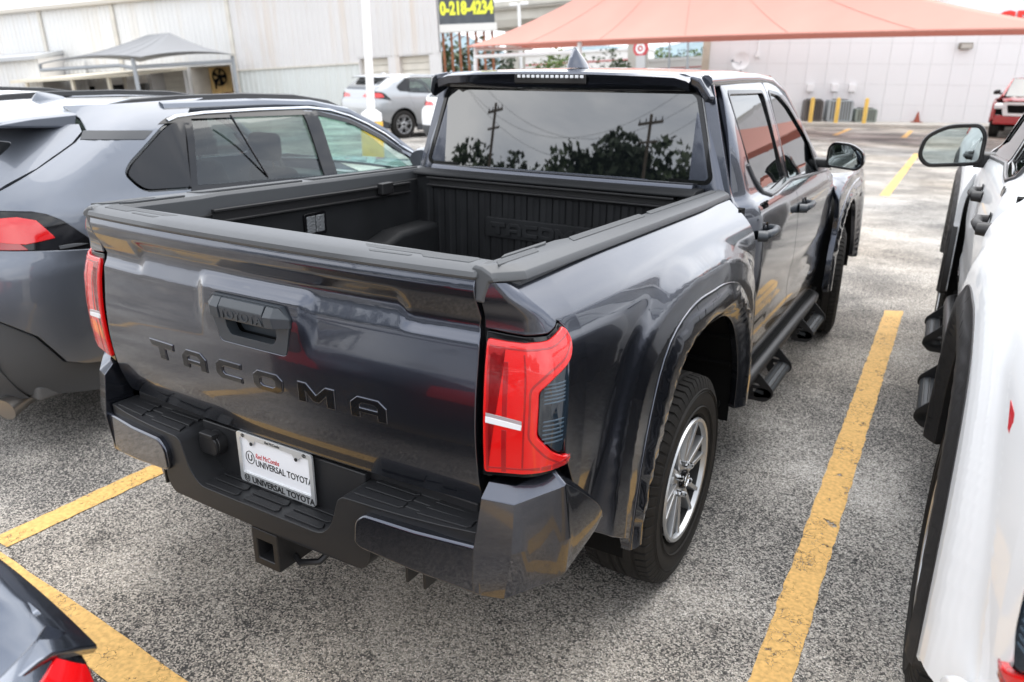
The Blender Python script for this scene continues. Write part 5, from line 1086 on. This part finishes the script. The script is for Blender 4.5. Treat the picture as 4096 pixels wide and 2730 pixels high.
def cloth(name, c, tl):
    m = bpy.data.materials.new(name); m.use_nodes = True; t = m.node_tree; t.nodes.clear(); o = t.nodes.new('ShaderNodeOutputMaterial'); d = t.nodes.new('ShaderNodeBsdfDiffuse'); q = t.nodes.new('ShaderNodeBsdfTranslucent'); x = t.nodes.new('ShaderNodeMixShader')
    d.inputs[0].default_value = (*c, 1); q.inputs[0].default_value = (*tl, 1); x.inputs[0].default_value = .15
    n = t.nodes.new('ShaderNodeTexNoise'); n.inputs['Scale'].default_value = .6; co = t.nodes.new('ShaderNodeTexCoord'); t.links.new(co.outputs['Object'], n.inputs['Vector'])
    r = t.nodes.new('ShaderNodeMapRange'); r.inputs['To Min'].default_value = .9; r.inputs['To Max'].default_value = 1.08; t.links.new(n.outputs['Fac'], r.inputs['Value'])
    s_ = t.nodes.new('ShaderNodeVectorMath'); s_.operation = 'SCALE'; s_.inputs[0].default_value = c; t.links.new(r.outputs['Result'], s_.inputs['Scale']); t.links.new(s_.outputs['Vector'], d.inputs[0])
    t.links.new(d.outputs[0], x.inputs[1]); t.links.new(q.outputs[0], x.inputs[2]); t.links.new(x.outputs[0], o.inputs[0]); return m
shade('shade_canopy', [(-14.4, -6, 3.9), (-8.5, -6, 3.9), (-7.0, -1.2, 4.0), (-13, -1.2, 4.0)], [(-10.2, -3.6, 5.0), (-9.0, -3.4, 5.05)], cloth('grey_shade_cloth', (.33, .335, .345), (.2, .2, .2)), WM,
      'grey peaked fabric shade canopy standing before the warehouse bays', [[(-9.2, -5.8, 0), (-9.2, -5.8, 3.9)], [(-7.3, -1.3, 0), (-7.3, -1.3, 4.0)]],
      [[(-14.4, -6, 3.86), (-14.4, -6, 3.62), (-9.9, -5.9, 3.60), (-9.2, -5.8, 3.45)], [(-9.2, -5.8, 3.5), (-7.3, -1.3, 3.75)]], .20, framem=STEELGREY, seamm=mat('grey_seam', (.24, .245, .25), .8))

# ------------------------------------------------------------------ light pole
T = empty('light_pole', (-9.32, 10.25, 0)); tag(T, 'white light pole on a round yellow base beyond the light grey SUV', 'light pole')
MB().lathe([(0, .0), (0, .23), (.80, .23), (.83, .20), (.83, 0)], 24, 'Z').build('concrete_base', mat('yellow_bollard_paint', (.78, .45, .05), .6, noise=(6, .12)), T, smooth=30)
MB().lathe([(.83, .22), (.98, .21), (1.06, .10)], 16, 'Z').build('base_cover', mat('white_enamel', (.80, .80, .80), .4), T)
MB().lathe([(.83, .085), (9.0, .062), (9.0, 0)], 16, 'Z').build('pole', MATS['white_enamel'], T)

# ------------------------------------------------------------------ white block building on the right
RM = Matrix.Translation((-4.3, 30.9, 0)) @ Matrix.Rotation(R(20), 4, 'Z')
bl = empty('white_building'); place(bl, RM); tag(bl, 'white block building with air conditioners along its wall behind the red canopy', 'building')
WB = weathered('white_block_paint', (.76, .76, .765), (.62, .58, .50), .35); CONC = mat('concrete', (.50, .47, .42), .85, noise=(3, .12))
MB().hexa([(-4.36, .012, 0), (26, .012, 0), (26, 14, 0), (0, 14, 0), (-4.36, .012, 6.2), (26, .012, 6.2), (26, 14, 6.2), (0, 14, 6.2)]).build('wall_core', mat('wall_joint', (.60, .60, .59), .8), bl)
blk = None
for r_ in range(8):
    for c_ in range(36):
        x0 = c_*.75-4.14
        if blk is None:
            b_ = MB().box(.004, .746, 0, .02, .004, .746); me = b_.mesh('block'); me.materials.append(WB)
        o = bpy.data.objects.new('block', me); col.objects.link(o); o.parent = bl; o.location = (x0, -.008+.002*((c_*7+r_*3) % 3), r_*.75); blk = o
MB().box(-4.42, -4.15, -.10, .10, 0, 6.2).build('pilaster', mat('tan_stone', (.52, .47, .38), .8, noise=(4, .12)), bl)
MB().box(4.4, 26, -.05, .0, 3.55, 4.45).build('sign_band', mat('white_sign_band', (.82, .84, .87), .5), bl)
for ch_, x in (('C', 6.10), ('E', 6.72)):
    text('sign_letter', ch_, .78, mat('red_sign_letter', (.75, .03, .02), .4), bl, Matrix.Translation((x, -.10, 3.55)) @ Matrix.Rotation(R(90), 4, 'X'), .04, 'LEFT', 1.0, bold=.035)
lm = MB().box(4.95, 5.40, -.25, .0, 2.80, 3.02).build('wall_lamp', mat('bronze_lamp', (.20, .18, .15), .5), bl, bevel=.03); MB().box(4.99, 5.36, -.255, -.24, 2.82, 2.97).build('lamp_glass', mat('lamp_glass', (.45, .44, .40), .2), lm)
for x in (-.16, .75, 1.40): 
    mt = MB().box(x-.13, x+.13, -.14, .0, 1.22, 1.50).build('meter_box', mat('white_enamel', (.80, .80, .80), .4), bl, bevel=.02); MB().tube([(x, -.06, 1.22), (x, -.06, .7)], .02, 6).build('conduit', WB, mt)
MB().tube([(-2.3, -.05, 3.6), (-2.3, -.05, 2.62)], .03, 6).box(-2.38, -2.22, -.12, 0, 2.48, 2.64).build('conduit', mat('white_enamel', (.8, .8, .8), .4), bl)
tag(MB().add([tuple(RM @ Vector(p)) for p in [(-5, -2.0, .0), (26, -2.0, .0), (26, .0, .0), (-5, 0, .0), (-5, -2.0, .13), (26, -2.0, .13), (26, .0, .13), (-5, 0, .13)]], [(0, 3, 2, 1), (4, 5, 6, 7), (0, 1, 5, 4), (1, 2, 6, 5), (2, 3, 7, 6), (3, 0, 4, 7)]).build('pavement', CONC, bevel=.02), kind='structure')
def ac_unit(x, w_, d_, h_, c, label, y=-.75):
    T = empty('air_conditioner'); place(T, RM @ Matrix.Translation((x, y, .13))); tag(T, label, 'air conditioner', 'air conditioners at the white wall')
    m = mat('ac_'+label[:5], c, .5); mb = MB().box(-w_/2+.02, w_/2-.02, -d_/2+.02, d_/2-.02, .06, h_-.05).build('coil', DARKIN, T)
    MB().box(-w_/2, w_/2, -d_/2, d_/2, h_-.06, h_).build('top_cover', m, T, bevel=.03); MB().box(-w_/2, w_/2, -d_/2, d_/2, 0, .07).build('base_pan', m, T, bevel=.02)
    MB().lathe([(h_, .30), (h_+.03, .28), (h_+.03, 0)], 18, 'Z').build('fan_guard', DARKIN, T)
    n = max(6, int(w_/.085))
    for i in range(n): x0 = -w_/2+(i+.25)*w_/n; MB().box(x0, x0+w_/n*.55, -d_/2-.005, -d_/2+.03, .07, h_-.06).build('louvre', m, T)
    for sx in (-1, 1): MB().box(sx*w_/2-.03, sx*w_/2+.03, -d_/2, d_/2, .05, h_-.05).build('corner_post', m, T)
ac_unit(-.10, .62, .62, .80, (.10, .09, .085), 'dark brown air conditioner nearest the pickup cab'); ac_unit(.86, .85, .75, .80, (.34, .38, .40), 'tall grey air conditioner between two yellow bollards'); ac_unit(1.83, .72, .65, .50, (.26, .30, .27), 'low grey-green air conditioner at the white wall')
for i, (x, lab) in enumerate(((-.30, 'yellow bollard half hidden behind the dark pickup cab'), (.62, 'yellow bollard in front of the tall grey air conditioner'), (1.62, 'yellow bollard in front of the low grey-green air conditioner'))):
    T = empty('bollard'); place(T, RM @ Matrix.Translation((x, -1.75, .13))); tag(T, lab, 'bollard', 'yellow bollards along the pavement'); MB().lathe([(0, .075), (.84, .075), (.90, .05), (.915, 0)], 14, 'Z').build('bollard_post', mat('yellow_post_paint', (.78, .52, .12), .6, noise=(9, .1)), T)
T = empty('satellite_dish'); place(T, RM @ Matrix.Translation((-2.95, -.5, 2.32))); tag(T, 'white satellite dish on a short mast at the white building', 'satellite dish')
dm = MB().lathe([(.08, .34), (.03, .24), (0, .10), (0, 0)], 22, 'Z'); dm.xf(Matrix.Rotation(R(-50), 4, 'Y') @ Matrix.Rotation(R(70), 4, 'X')); dm.build('dish', MATS['white_enamel'], T); MB().tube([(0, 0, 0), (.05, .1, -.45), (.05, .25, -.50)], .03, 8).build('mast', STEELGREY, T); MB().tube([(0, 0, -.1), (-.35, -.35, .0)], .015, 6).box(-.40, -.30, -.40, -.30, -.04, .06).build('feed_arm', STEELGREY, T)
T = empty('traffic_cone'); place(T, RM @ Matrix.Translation((3.85, -.4, .13))); MB().lathe([(0, .17), (.03, .17), (.03, .12), (.40, .02), (.40, 0)], 16, 'Z').build('cone_body', mat('dark_orange_rubber', (.30, .07, .04), .6), T); MB().box(-.18, .18, -.18, .18, 0, .03).build('cone_base', MATS['dark_orange_rubber'], T); tag(T, 'small dark orange traffic cone against the white wall', 'traffic cone')

# ------------------------------------------------------------------ red shade canopy
CR = cloth('salmon_red_cloth', (.66, .355, .30), (.50, .12, .09)); WS = MATS['white_enamel']
RSEAM = mat('red_seam', (.58, .27, .22), .8)
nd = Vector((.252, .967, 0)); A = Vector((-18.04, 26.84, 2.90)); B = Vector((2.77, 21.42, 2.95))
shade('shade_canopy', [A, B, B+nd*4.2, A+nd*4.2], [A+Vector((4.6, -1.2, 1.95))+nd*2.1, B+Vector((-6.8, 1.75, 2.0))+nd*2.1], CR, Matrix(), 'large salmon red fabric shade canopy before the white building',
      [[A+Vector((.2, .3, -2.9)), A+Vector((.2, .3, -.05))], [A+Vector((6.0, -1.3, -2.9)), A+Vector((6.0, -1.3, .05))], [B+nd*4.0+Vector((-.3, 0, -2.9)), B+nd*4.0+Vector((-.3, 0, 0))]],
      [[A+Vector((.2, .3, -.42)), A+Vector((6.0, -1.3, -.30))], [A+Vector((.2, .3, -.1)), A+nd*4.0], [B+Vector((-.2, 0, -.02)), B+nd*4.0]], .10, 16, WS, RSEAM)
A2 = Vector((3.5, 21.2, 2.9)); B2 = Vector((24, 15.8, 2.9))
shade('shade_canopy', [A2, B2, B2+nd*6, A2+nd*6], [A2+Vector((3.0, -.8, 2.1))+nd*3, B2+Vector((-4.2, 1.0, 2.3))+nd*3], CR, Matrix(), 'second red fabric canopy, mirrored in the dark pickup door windows',
      [[A2+Vector((.3, .3, -2.9)), A2+Vector((.3, .3, 0))], [B2+Vector((-.3, .3, -2.9)), B2+Vector((-.3, .3, 0))]], [[A2+Vector((.3, .3, -.1)), A2+nd*5.8], [B2+Vector((-.3, .3, -.1)), B2+nd*5.8]], .10, 12, WS, RSEAM)
# ------------------------------------------------------------------ billboard on rusty posts
BM = GM @ Matrix.Translation((-32.5, 46.68, 0)) @ Matrix.Rotation(math.atan2(48.93-46.68, -29.03+32.5), 4, 'Z')
T = empty('billboard'); place(T, BM); tag(T, 'dark billboard with yellow phone number on rusty posts past the warehouse', 'billboard')
MB().box(-3.5, 4.13, 0, .3, 6.55, 10.6).build('sign_face', mat('dark_grey_sign', (.07, .08, .09), .6, noise=(1.2, .25)), T); MB().box(-3.5, 4.25, -.35, .3, 6.0, 6.53).build('catwalk', mat('white_weathered', (.70, .69, .66), .7), T)
YL = mat('yellow_sign_letters', (.78, .80, .06), .5)
text('sign_lettering', '0-218-4234', 1.18, YL, T, Matrix.Translation((4.05, -.03, 7.22)) @ Matrix.Rotation(R(90), 4, 'X'), .02, 'RIGHT', .70, bold=.06)
text('sign_lettering', 'ENTALS HERE', 1.1, YL, T, Matrix.Translation((4.0, -.03, 8.55)) @ Matrix.Rotation(R(90), 4, 'X'), .02, 'RIGHT', .62, bold=.05)
RUST = mat('rusty_steel', (.26, .10, .05), .8, noise=(2, .25))
for i in range(7): MB().box(.30+.60*i-.09, .30+.60*i+.09, .05, .25, 0, 6.0).build('post', RUST, T)
for i in range(6): MB().tube([(.30+.60*i, .0, 5.5), (.9+.60*i, .0, 5.95)], .03, 5).build('brace', RUST, T)
# ------------------------------------------------------------------ overpass
T = empty('overpass'); place(T, GM); tag(T, 'pale concrete highway overpass crossing behind the billboard', 'overpass'); OC = mat('pale_concrete', (.52, .50, .45), .85, noise=(.3, .12))
p0, p1 = Vector((-120, 104, 0)), Vector((40, 80, 0)); d_ = (p1-p0).normalized(); n_ = Vector((-d_.y, d_.x, 0))
zt = lambda t: lerp(14.8, 10.1, t)
def deck(o0, o1, za, zb, nm, m):
    q = [p0+n_*o0, p1+n_*o0, p1+n_*o1, p0+n_*o1]; t_ = [0, 1, 1, 0]; MB().hexa([(*v.xy, zt(t)+za) for v, t in zip(q, t_)]+[(*v.xy, zt(t)+zb) for v, t in zip(q, t_)]).build(nm, m, T)
deck(0, 12, -.5, -.2, 'deck', OC); deck(0, .3, -.5, .45, 'parapet', OC); deck(.6, 11, -1.9, -.5, 'girder', OC); deck(-.15, .3, -.62, -.5, 'edge_beam', mat('darker_concrete', (.36, .33, .29), .9))  # edge beam in a darker tone than the deck
for s_ in (12, 38, 64, 84, 104, 130):
    q = p0+d_*s_+n_*5; z_ = zt(s_/160)-1.9; MB().box(q.x-1.0, q.x+1.0, q.y-1, q.y+1, -2, z_-1.2).build('pier', OC, T); MB().hexa([(q.x-3, q.y-4.5, z_-.9), (q.x+3, q.y-4.5, z_-.9), (q.x+3, q.y+4.5, z_-.9), (q.x-3, q.y+4.5, z_-.9), (q.x-4, q.y-5, z_), (q.x+4, q.y-5, z_), (q.x+4, q.y+5, z_), (q.x-4, q.y+5, z_)]).build('pier_cap', OC, T)
# far lamp with two heads
T = empty('street_lamp'); place(T, GM @ Matrix.Translation((-36.5, 66, 0))); MB().lathe([(0, .18), (9.6, .14), (9.6, 0)], 10, 'Z').build('lamp_pole', WS, T); MB().box(-.95, -.25, -.2, .2, 9.4, 9.7).build('lamp_head', WS, T, bevel=.08); MB().box(.25, .95, -.2, .2, 9.4, 9.7).build('lamp_head', WS, T, bevel=.08); MB().box(-.4, .4, -.05, .05, 9.5, 9.58).build('lamp_arm', WS, T)
tag(T, 'white twin-headed street lamp in front of the overpass', 'street lamp')
# low white buildings beyond the canopy
def shop(name, c, a, w_, d_, h_, lab, wins, tint=(.78, .77, .75)):
    T = empty(name); place(T, GM @ Matrix.Translation(c) @ Matrix.Rotation(a, 4, 'Z')); tag(T, lab, 'building'); m = mat('shop_wall_'+name, tint, .7)
    MB().box(-w_/2, w_/2, 0, d_, 0, h_).build('wall', m, T); MB().box(-w_/2-.2, w_/2+.2, -.3, d_, h_, h_+.35).build('parapet', WS, T)
    for x in wins: wo = MB().box(x-1.3, x+1.3, -.06, .02, h_*.45, h_*.70).build('window', GLASSDK, T); MB().box(x-1.4, x+1.4, -.12, -.02, h_*.45-.15, h_*.45).build('window_sill', WS, T)
    MB().box(-w_/2, w_/2, -.10, .0, h_*.78, h_*.81).build('fascia_stripe', mat('stripe_'+name, (.45, .10, .10), .6), T)
shop('store', (-60, 126, 0), R(12), 26, 12, 7.6, 'long low white store with dark windows seen under the red canopy', (-11, -7.5, -4)); shop('white_store', (-31.5, 101, 0), R(10), 12, 10, 4.7, 'small white store near the corner of the white building', (2,), (.72, .71, .69))
T = empty('round_sign'); place(T, GM @ Matrix.Translation((-33.7, 91, 0))); tag(T, 'red and white round store sign on a thick pole', 'sign'); MB().box(-.55, .55, -.25, .25, 0, 5.2).build('sign_pole', mat('grey_sign_pole', (.50, .50, .50), .6), T)
MB().lathe([(-.2, 0), (-.2, .95), (.1, .95)], 24, 'Y', (0, 0, 6.0)).build('sign_disc', mat('red_sign', (.55, .06, .07), .5), T); MB().lathe([(-.24, .35), (-.24, .62)], 24, 'Y', (0, 0, 6.0)).build('sign_ring', WS, T); MB().lathe([(-.22, .0), (-.22, .16)], 16, 'Y', (0, 0, 6.0)).build('sign_dot', WS, T)
for i, (x, y, h_) in enumerate(((-31.5, 95, 9), (-28.2, 92, 9.5), (-25.5, 95, 9), (-21.6, 88, 9.5))):
    T = empty('utility_post'); place(T, GM @ Matrix.Translation((x, y, 0))); MB().lathe([(0, .16), (h_, .11), (h_, 0)], 8, 'Z').build('post_shaft', STEELGREY, T); MB().box(-.3, .3, -.06, .06, h_-.25, h_-.1).build('post_head', STEELGREY, T)
    tag(T, ['thin dark post just right of the round store sign', 'thin dark post second right of the round store sign', 'thin dark post before the bright green trees', 'thin dark post nearest the white building corner'][i], 'post', 'thin posts under the red canopy')

# ------------------------------------------------------------------ trees and hills
ORD = ('first', 'second', 'third', 'fourth', 'fifth', 'sixth', 'seventh', 'eighth', 'ninth', 'tenth')
def leafmat(name, c):
    m = mat(name, c, .6, noise=(1.7, .35)); return m
LEAVES = [leafmat('oak_leaves', (.034, .055, .018)), leafmat('light_leaves', (.09, .14, .03)), leafmat('dark_leaves', (.024, .04, .016))]; BARK = mat('bark', (.10, .08, .06), .9, noise=(6, .3))
def tree(loc, h_, w_, li, label, seed, group, nleaf=1500, M=None):
    rnd = random.Random(seed); T = empty('tree', loc); tag(T, label, 'tree', group)
    if M is not None: place(T, M @ Matrix.Translation(loc))
    tk = MB().tube([(0, 0, 0), (.1*h_*.1, 0, h_*.25), (0, .1, h_*.5)], [h_*.045, h_*.032, h_*.02], 8); cs = []
    for i in range(13):
        a = rnd.uniform(0, 6.28); q = rnd.uniform(.25, 1)**.5; r_ = w_*.36*q; zz = h_*rnd.uniform(.38, .86)*(1-.15*q); c = Vector((r_*math.cos(a), r_*math.sin(a), zz)); cs.append((c, w_*rnd.uniform(.15, .26)))
        if i < 6: tk.tube([(0, 0, h_*.3), c*.5+Vector((0, 0, h_*.16)), c], [h_*.016, h_*.010, h_*.004], 5)
    cs.append((Vector((0, 0, h_*.82)), w_*.24)); tk.build('trunk', BARK, T)
    cr_ = MB(); s0 = w_*.034
    for i in range(nleaf):
        c, r_ = rnd.choice(cs); v = Vector((rnd.gauss(0, 1), rnd.gauss(0, 1), rnd.gauss(0, 1))).normalized()*r_*rnd.uniform(.35, 1.08)**.6; v.z *= .75; p = c+v; s_ = s0*rnd.uniform(.6, 1.5)
        u = Vector((rnd.gauss(0, 1), rnd.gauss(0, 1), rnd.gauss(0, .6))).normalized(); t = u.cross(Vector((rnd.gauss(0, 1), rnd.gauss(0, 1), rnd.gauss(0, 1)))).normalized()
        cr_.add([p-u*s_, p+t*s_*.6, p+u*s_, p-t*s_*.6], [(0, 1, 2, 3)])
    cr_.build('crown', LEAVES[li], T, smooth=0, fix=False); return T
# behind the camera: oaks and power poles that the rear window mirrors
for i, (x, y, h_, w_, li) in enumerate(((-33, -33, 6.6, 9, 2), (-29, -37, 7.6, 9, 0), (-25, -38.5, 7.2, 8, 2), (-20.5, -41, 8.6, 9, 0), (-16, -42, 9.6, 10, 2), (-11.5, -43, 9.4, 10, 0), (-6.5, -43.5, 9.2, 10, 2), (-1, -44, 8.8, 10, 0), (6, -42, 8.2, 10, 2), (14, -40, 9, 11, 0))):
    tree((x, y, 0), h_, w_, li, ORD[i]+' oak from the left in the rear window reflection', 40+i, 'oaks mirrored in the rear window', 3400)
for i, (x, y, lab) in enumerate(((-26.2, -36, 'power pole mirrored at the left of the pickup rear window'), (-12.2, -38.5, 'power pole mirrored at the right of the pickup rear window'))):
    T = empty('power_pole', (x, y, 0), R(25)); tag(T, lab, 'power pole'); MB().lathe([(0, .17), (9.9, .12), (9.9, 0)], 10, 'Z').build('pole_shaft', BARK, T); MB().box(-1.3, 1.3, -.06, .06, 9.35, 9.5).build('crossarm', BARK, T); MB().box(-1.0, 1.0, -.06, .06, 8.3, 8.42).build('crossarm', BARK, T)
    for s_ in (-1.2, -.5, .5, 1.2): MB().lathe([(9.5, .05), (9.7, .04), (9.7, 0)], 8, 'Z', (s_, 0, 0)).build('insulator', UNDER, T)
for k_, (dz, off) in enumerate(((9.65, -1.1), (9.65, 1.1), (8.45, .8))):
    a_, b_ = Vector((-26.2+off, -36, dz)), Vector((-12.2+off, -38.5, dz)); dd = b_-a_
    tag(MB().tube([a_+dd*t-Vector((0, 0, 1.5*(1-(2*t-1)**2))) for t in [-1+3*i/30 for i in range(31)]], .010, 4).build('power_line', UNDER), ['upper outer power line sagging between the mirrored poles', 'upper inner power line sagging between the mirrored poles', 'lower power line sagging between the mirrored poles'][k_], 'cable')
# background
TL = ('leafy tree behind the billboard posts', 'leafy tree left behind the billboard', 'leafy tree under the left end of the red canopy')
for i, (x, y, h_, w_, li) in enumerate(((-42, 60, 7.2, 8, 0), (-38.5, 63, 7.0, 7, 2), (-33.5, 68, 5.6, 6, 1), (-30, 72, 5.4, 6, 0))):
    tree((x, y, 0), h_, w_, li, ORD[i]+' leafy tree from the left behind the rusty billboard posts', 70+i, 'trees behind the billboard', 700, GM)
for i, (x, y, h_, w_, li) in enumerate(((-60, 160, 9.5, 12, 2), (-54.5, 158, 9, 10, 1), (-50, 160, 8.5, 10, 0), (-46, 157, 8.8, 9, 1), (-41.5, 150, 11.5, 9, 0), (-37, 150, 11.5, 10, 2), (-66, 158, 9, 10, 0))):
    tree((x, y, 0), h_, w_, li, ORD[(1, 2, 3, 4, 5, 6, 0)[i]]+' green tree from the left in the far row under the red canopy', 90+i, 'far trees under the red canopy', 600, GM)
rows = []; rnd = random.Random(3)
for j in range(5):
    rows.append([(-520+i*26, 420+j*40, (1-abs(j-3)/3.5)*(26+9*math.sin(i*.5)+5*math.sin(i*1.3+1))) for i in range(45)])
tag(MB().grid(rows).build('hills', mat('hazy_wooded_hill', (.20, .27, .30), .95, noise=(.05, .2))), kind='structure')
# ------------------------------------------------------------------ more vehicles
make_suv('suv', (-5.55, .02, 0), 0, WHITEPAINT, 'white SUV whose roof shows beyond the light grey SUV at the left edge', 'suv', near=False)
make_suv('suv', (-13.55, 15.77, 0), R(-17.5), SILVERPAINT, 'silver SUV parked by the warehouse behind the white light pole', 'suv', near=False, scale=1.08, rails=False)
make_suv('suv', (-9.15, 13.7, 0), R(-17.5), WHITEPAINT, 'white SUV mostly hidden behind the dark pickup cab, showing one red lamp', 'suv', near=False, rails=False)
REDPAINT = mat('red_paint', (.38, .012, .018), .25, coat=1.)
rt_ = make_truck('pickup_truck', (3.05, 30.4, 0), R(176), REDPAINT, REDPAINT, REDPAINT, BLACKGLOSS, 'red pickup truck facing the camera before the white building at the right', 'pickup truck', full=False)
ring = MB(); fill2d(ring, rpoly([(-.62, .68), (.62, .68), (.70, 1.02), (.64, 1.08), (-.64, 1.08), (-.70, 1.02)], .05, 3), [rpoly([(-.50, .76), (.50, .76), (.56, 1.0), (-.56, 1.0)], .04, 3)], lambda a, b: (a, 4.19, b), lambda a, b: (a, 4.245, b)); ring.build('grille_surround', mat('white_enamel', (.8, .8, .8), .4), rt_, bevel=.015)
MB().box(-.5, .5, 4.18, 4.235, .74, 1.0).build('grille_mesh', UNDER, rt_)
# ------------------------------------------------------------------ dark saloon backed up to the yellow line, bottom left
SALOON = paint('blue_black_paint', (.11, .125, .155), .95, .2)
T = empty('sedan', (-.14, -1.86, 0), R(180)); tag(T, 'dark blue-grey sedan whose rear corner enters at the bottom left', 'car')
WS_ = sm([.25, .4, .6, .75, .85, .93, .98], [.84, .88, .90, .895, .87, .80, .70])
def sed(y, z):
    c = min(.99, max(0, (.62-y)/.62)); return (WS_(z)-.34*(1-math.sqrt(1-c*c)), y+.03*ss(.85, .6, z)*0, z)
def deckp(x, y): return (x, y, lerp(.965, 1.03, ss(.0, 1.2, y))-.10*(abs(x)/.86)**4-.09*ss(.16, 0, y+.10*(1-(abs(x)/.8)**2)))
arch = [(1.02+.40*math.cos(a), .33+.40*math.sin(a)) for a in [math.pi*.96*(1-i/20)+math.pi*.02 for i in range(21)]]
rl = [(.06, .86), (.10, .905), (.30, .90), (.52, .885), (.56, .85), (.40, .77), (.20, .73), (.06, .73)]
for sx in (1, -1):
    mi = sx < 0
    panel('rear_wing', [(.05, .30), (.62, .28)]+arch+[(1.44, .30), (1.7, .30), (1.7, .985), (.60, .965), (.30, .945), (.08, .93), (.055, .90)], sed, .05, SALOON, T, thick=.02, mirror=mi, rim=.004)
    panel('tail_lamp', rl, lambda y, z: (sed(y, z)[0]+.006, y, z), .03, REDLAMP, T, thick=.015, mirror=mi, rim=.004)
    panel('door_skin', [(1.71, .30), (3.7, .30), (3.9, .9), (3.5, .99), (1.71, .99)], sed, .3, SALOON, T, thick=.02, mirror=mi)
    panel('front_wing', [(3.91, .40), (4.6, .40), (4.75, .6), (4.5, .85), (3.91, .93)], sed, .3, SALOON, T, thick=.02, mirror=mi)
    for y in (1.02, 3.85): wr = empty('wheel'); wr.parent = T; make_wheel(wr, sx*.79, y, .33, sx, SILVER, 1, .215, .22)
panel('boot_lid', [(-.66, .03), (.66, .03), (.74, .35), (.76, 1.15), (-.76, 1.15), (-.74, .35)], deckp, .05, SALOON, T, thick=.015, rim=.005)
panel('tail_panel', [(-.60, .30), (.60, .30), (.58, .93), (-.58, .93)], lambda x, z: (x, .02-.03*(1-(x/.6)**2)+.05*ss(.75, .95, z), z), .06, SALOON, T, thick=.02)
for sx in (1, -1): panel('tail_lamp', [(.30, .74), (.58, .73), (.58, .88), (.32, .86)], lambda x, z: (x, .012-.03*(1-(x/.6)**2)+.05*ss(.75, .95, z), z), .06, REDLAMP, T, thick=.02, mirror=sx < 0)
def cab_(x, t): a = t*3.0; z = .99+.44*math.sin(math.pi*min(1, max(0, t)))**.6; return (x*lerp(.80, .56, math.sin(math.pi*t)**.7 if 0 < t < 1 else 0), 1.1+a*.87, z)
panel('glasshouse', [(-1, .02), (1, .02), (1, .98), (-1, .98)], cab_, .1, PRIVACY, T, thick=.01)
panel('bonnet', [(-.76, 3.7), (.76, 3.7), (.70, 4.6), (-.70, 4.6)], lambda x, y: (x, y, .99-.10*ss(3.7, 4.7, y)-.05*(abs(x)/.76)**4), .15, SALOON, T, thick=.02)
MB().box(-.80, .80, .25, 4.65, .22, .60).build('chassis', UNDER, T)
MB().box(-.70, .70, 4.55, 4.78, .28, .75).build('front_bumper', SALOON, T, bevel=.06, seg=3)
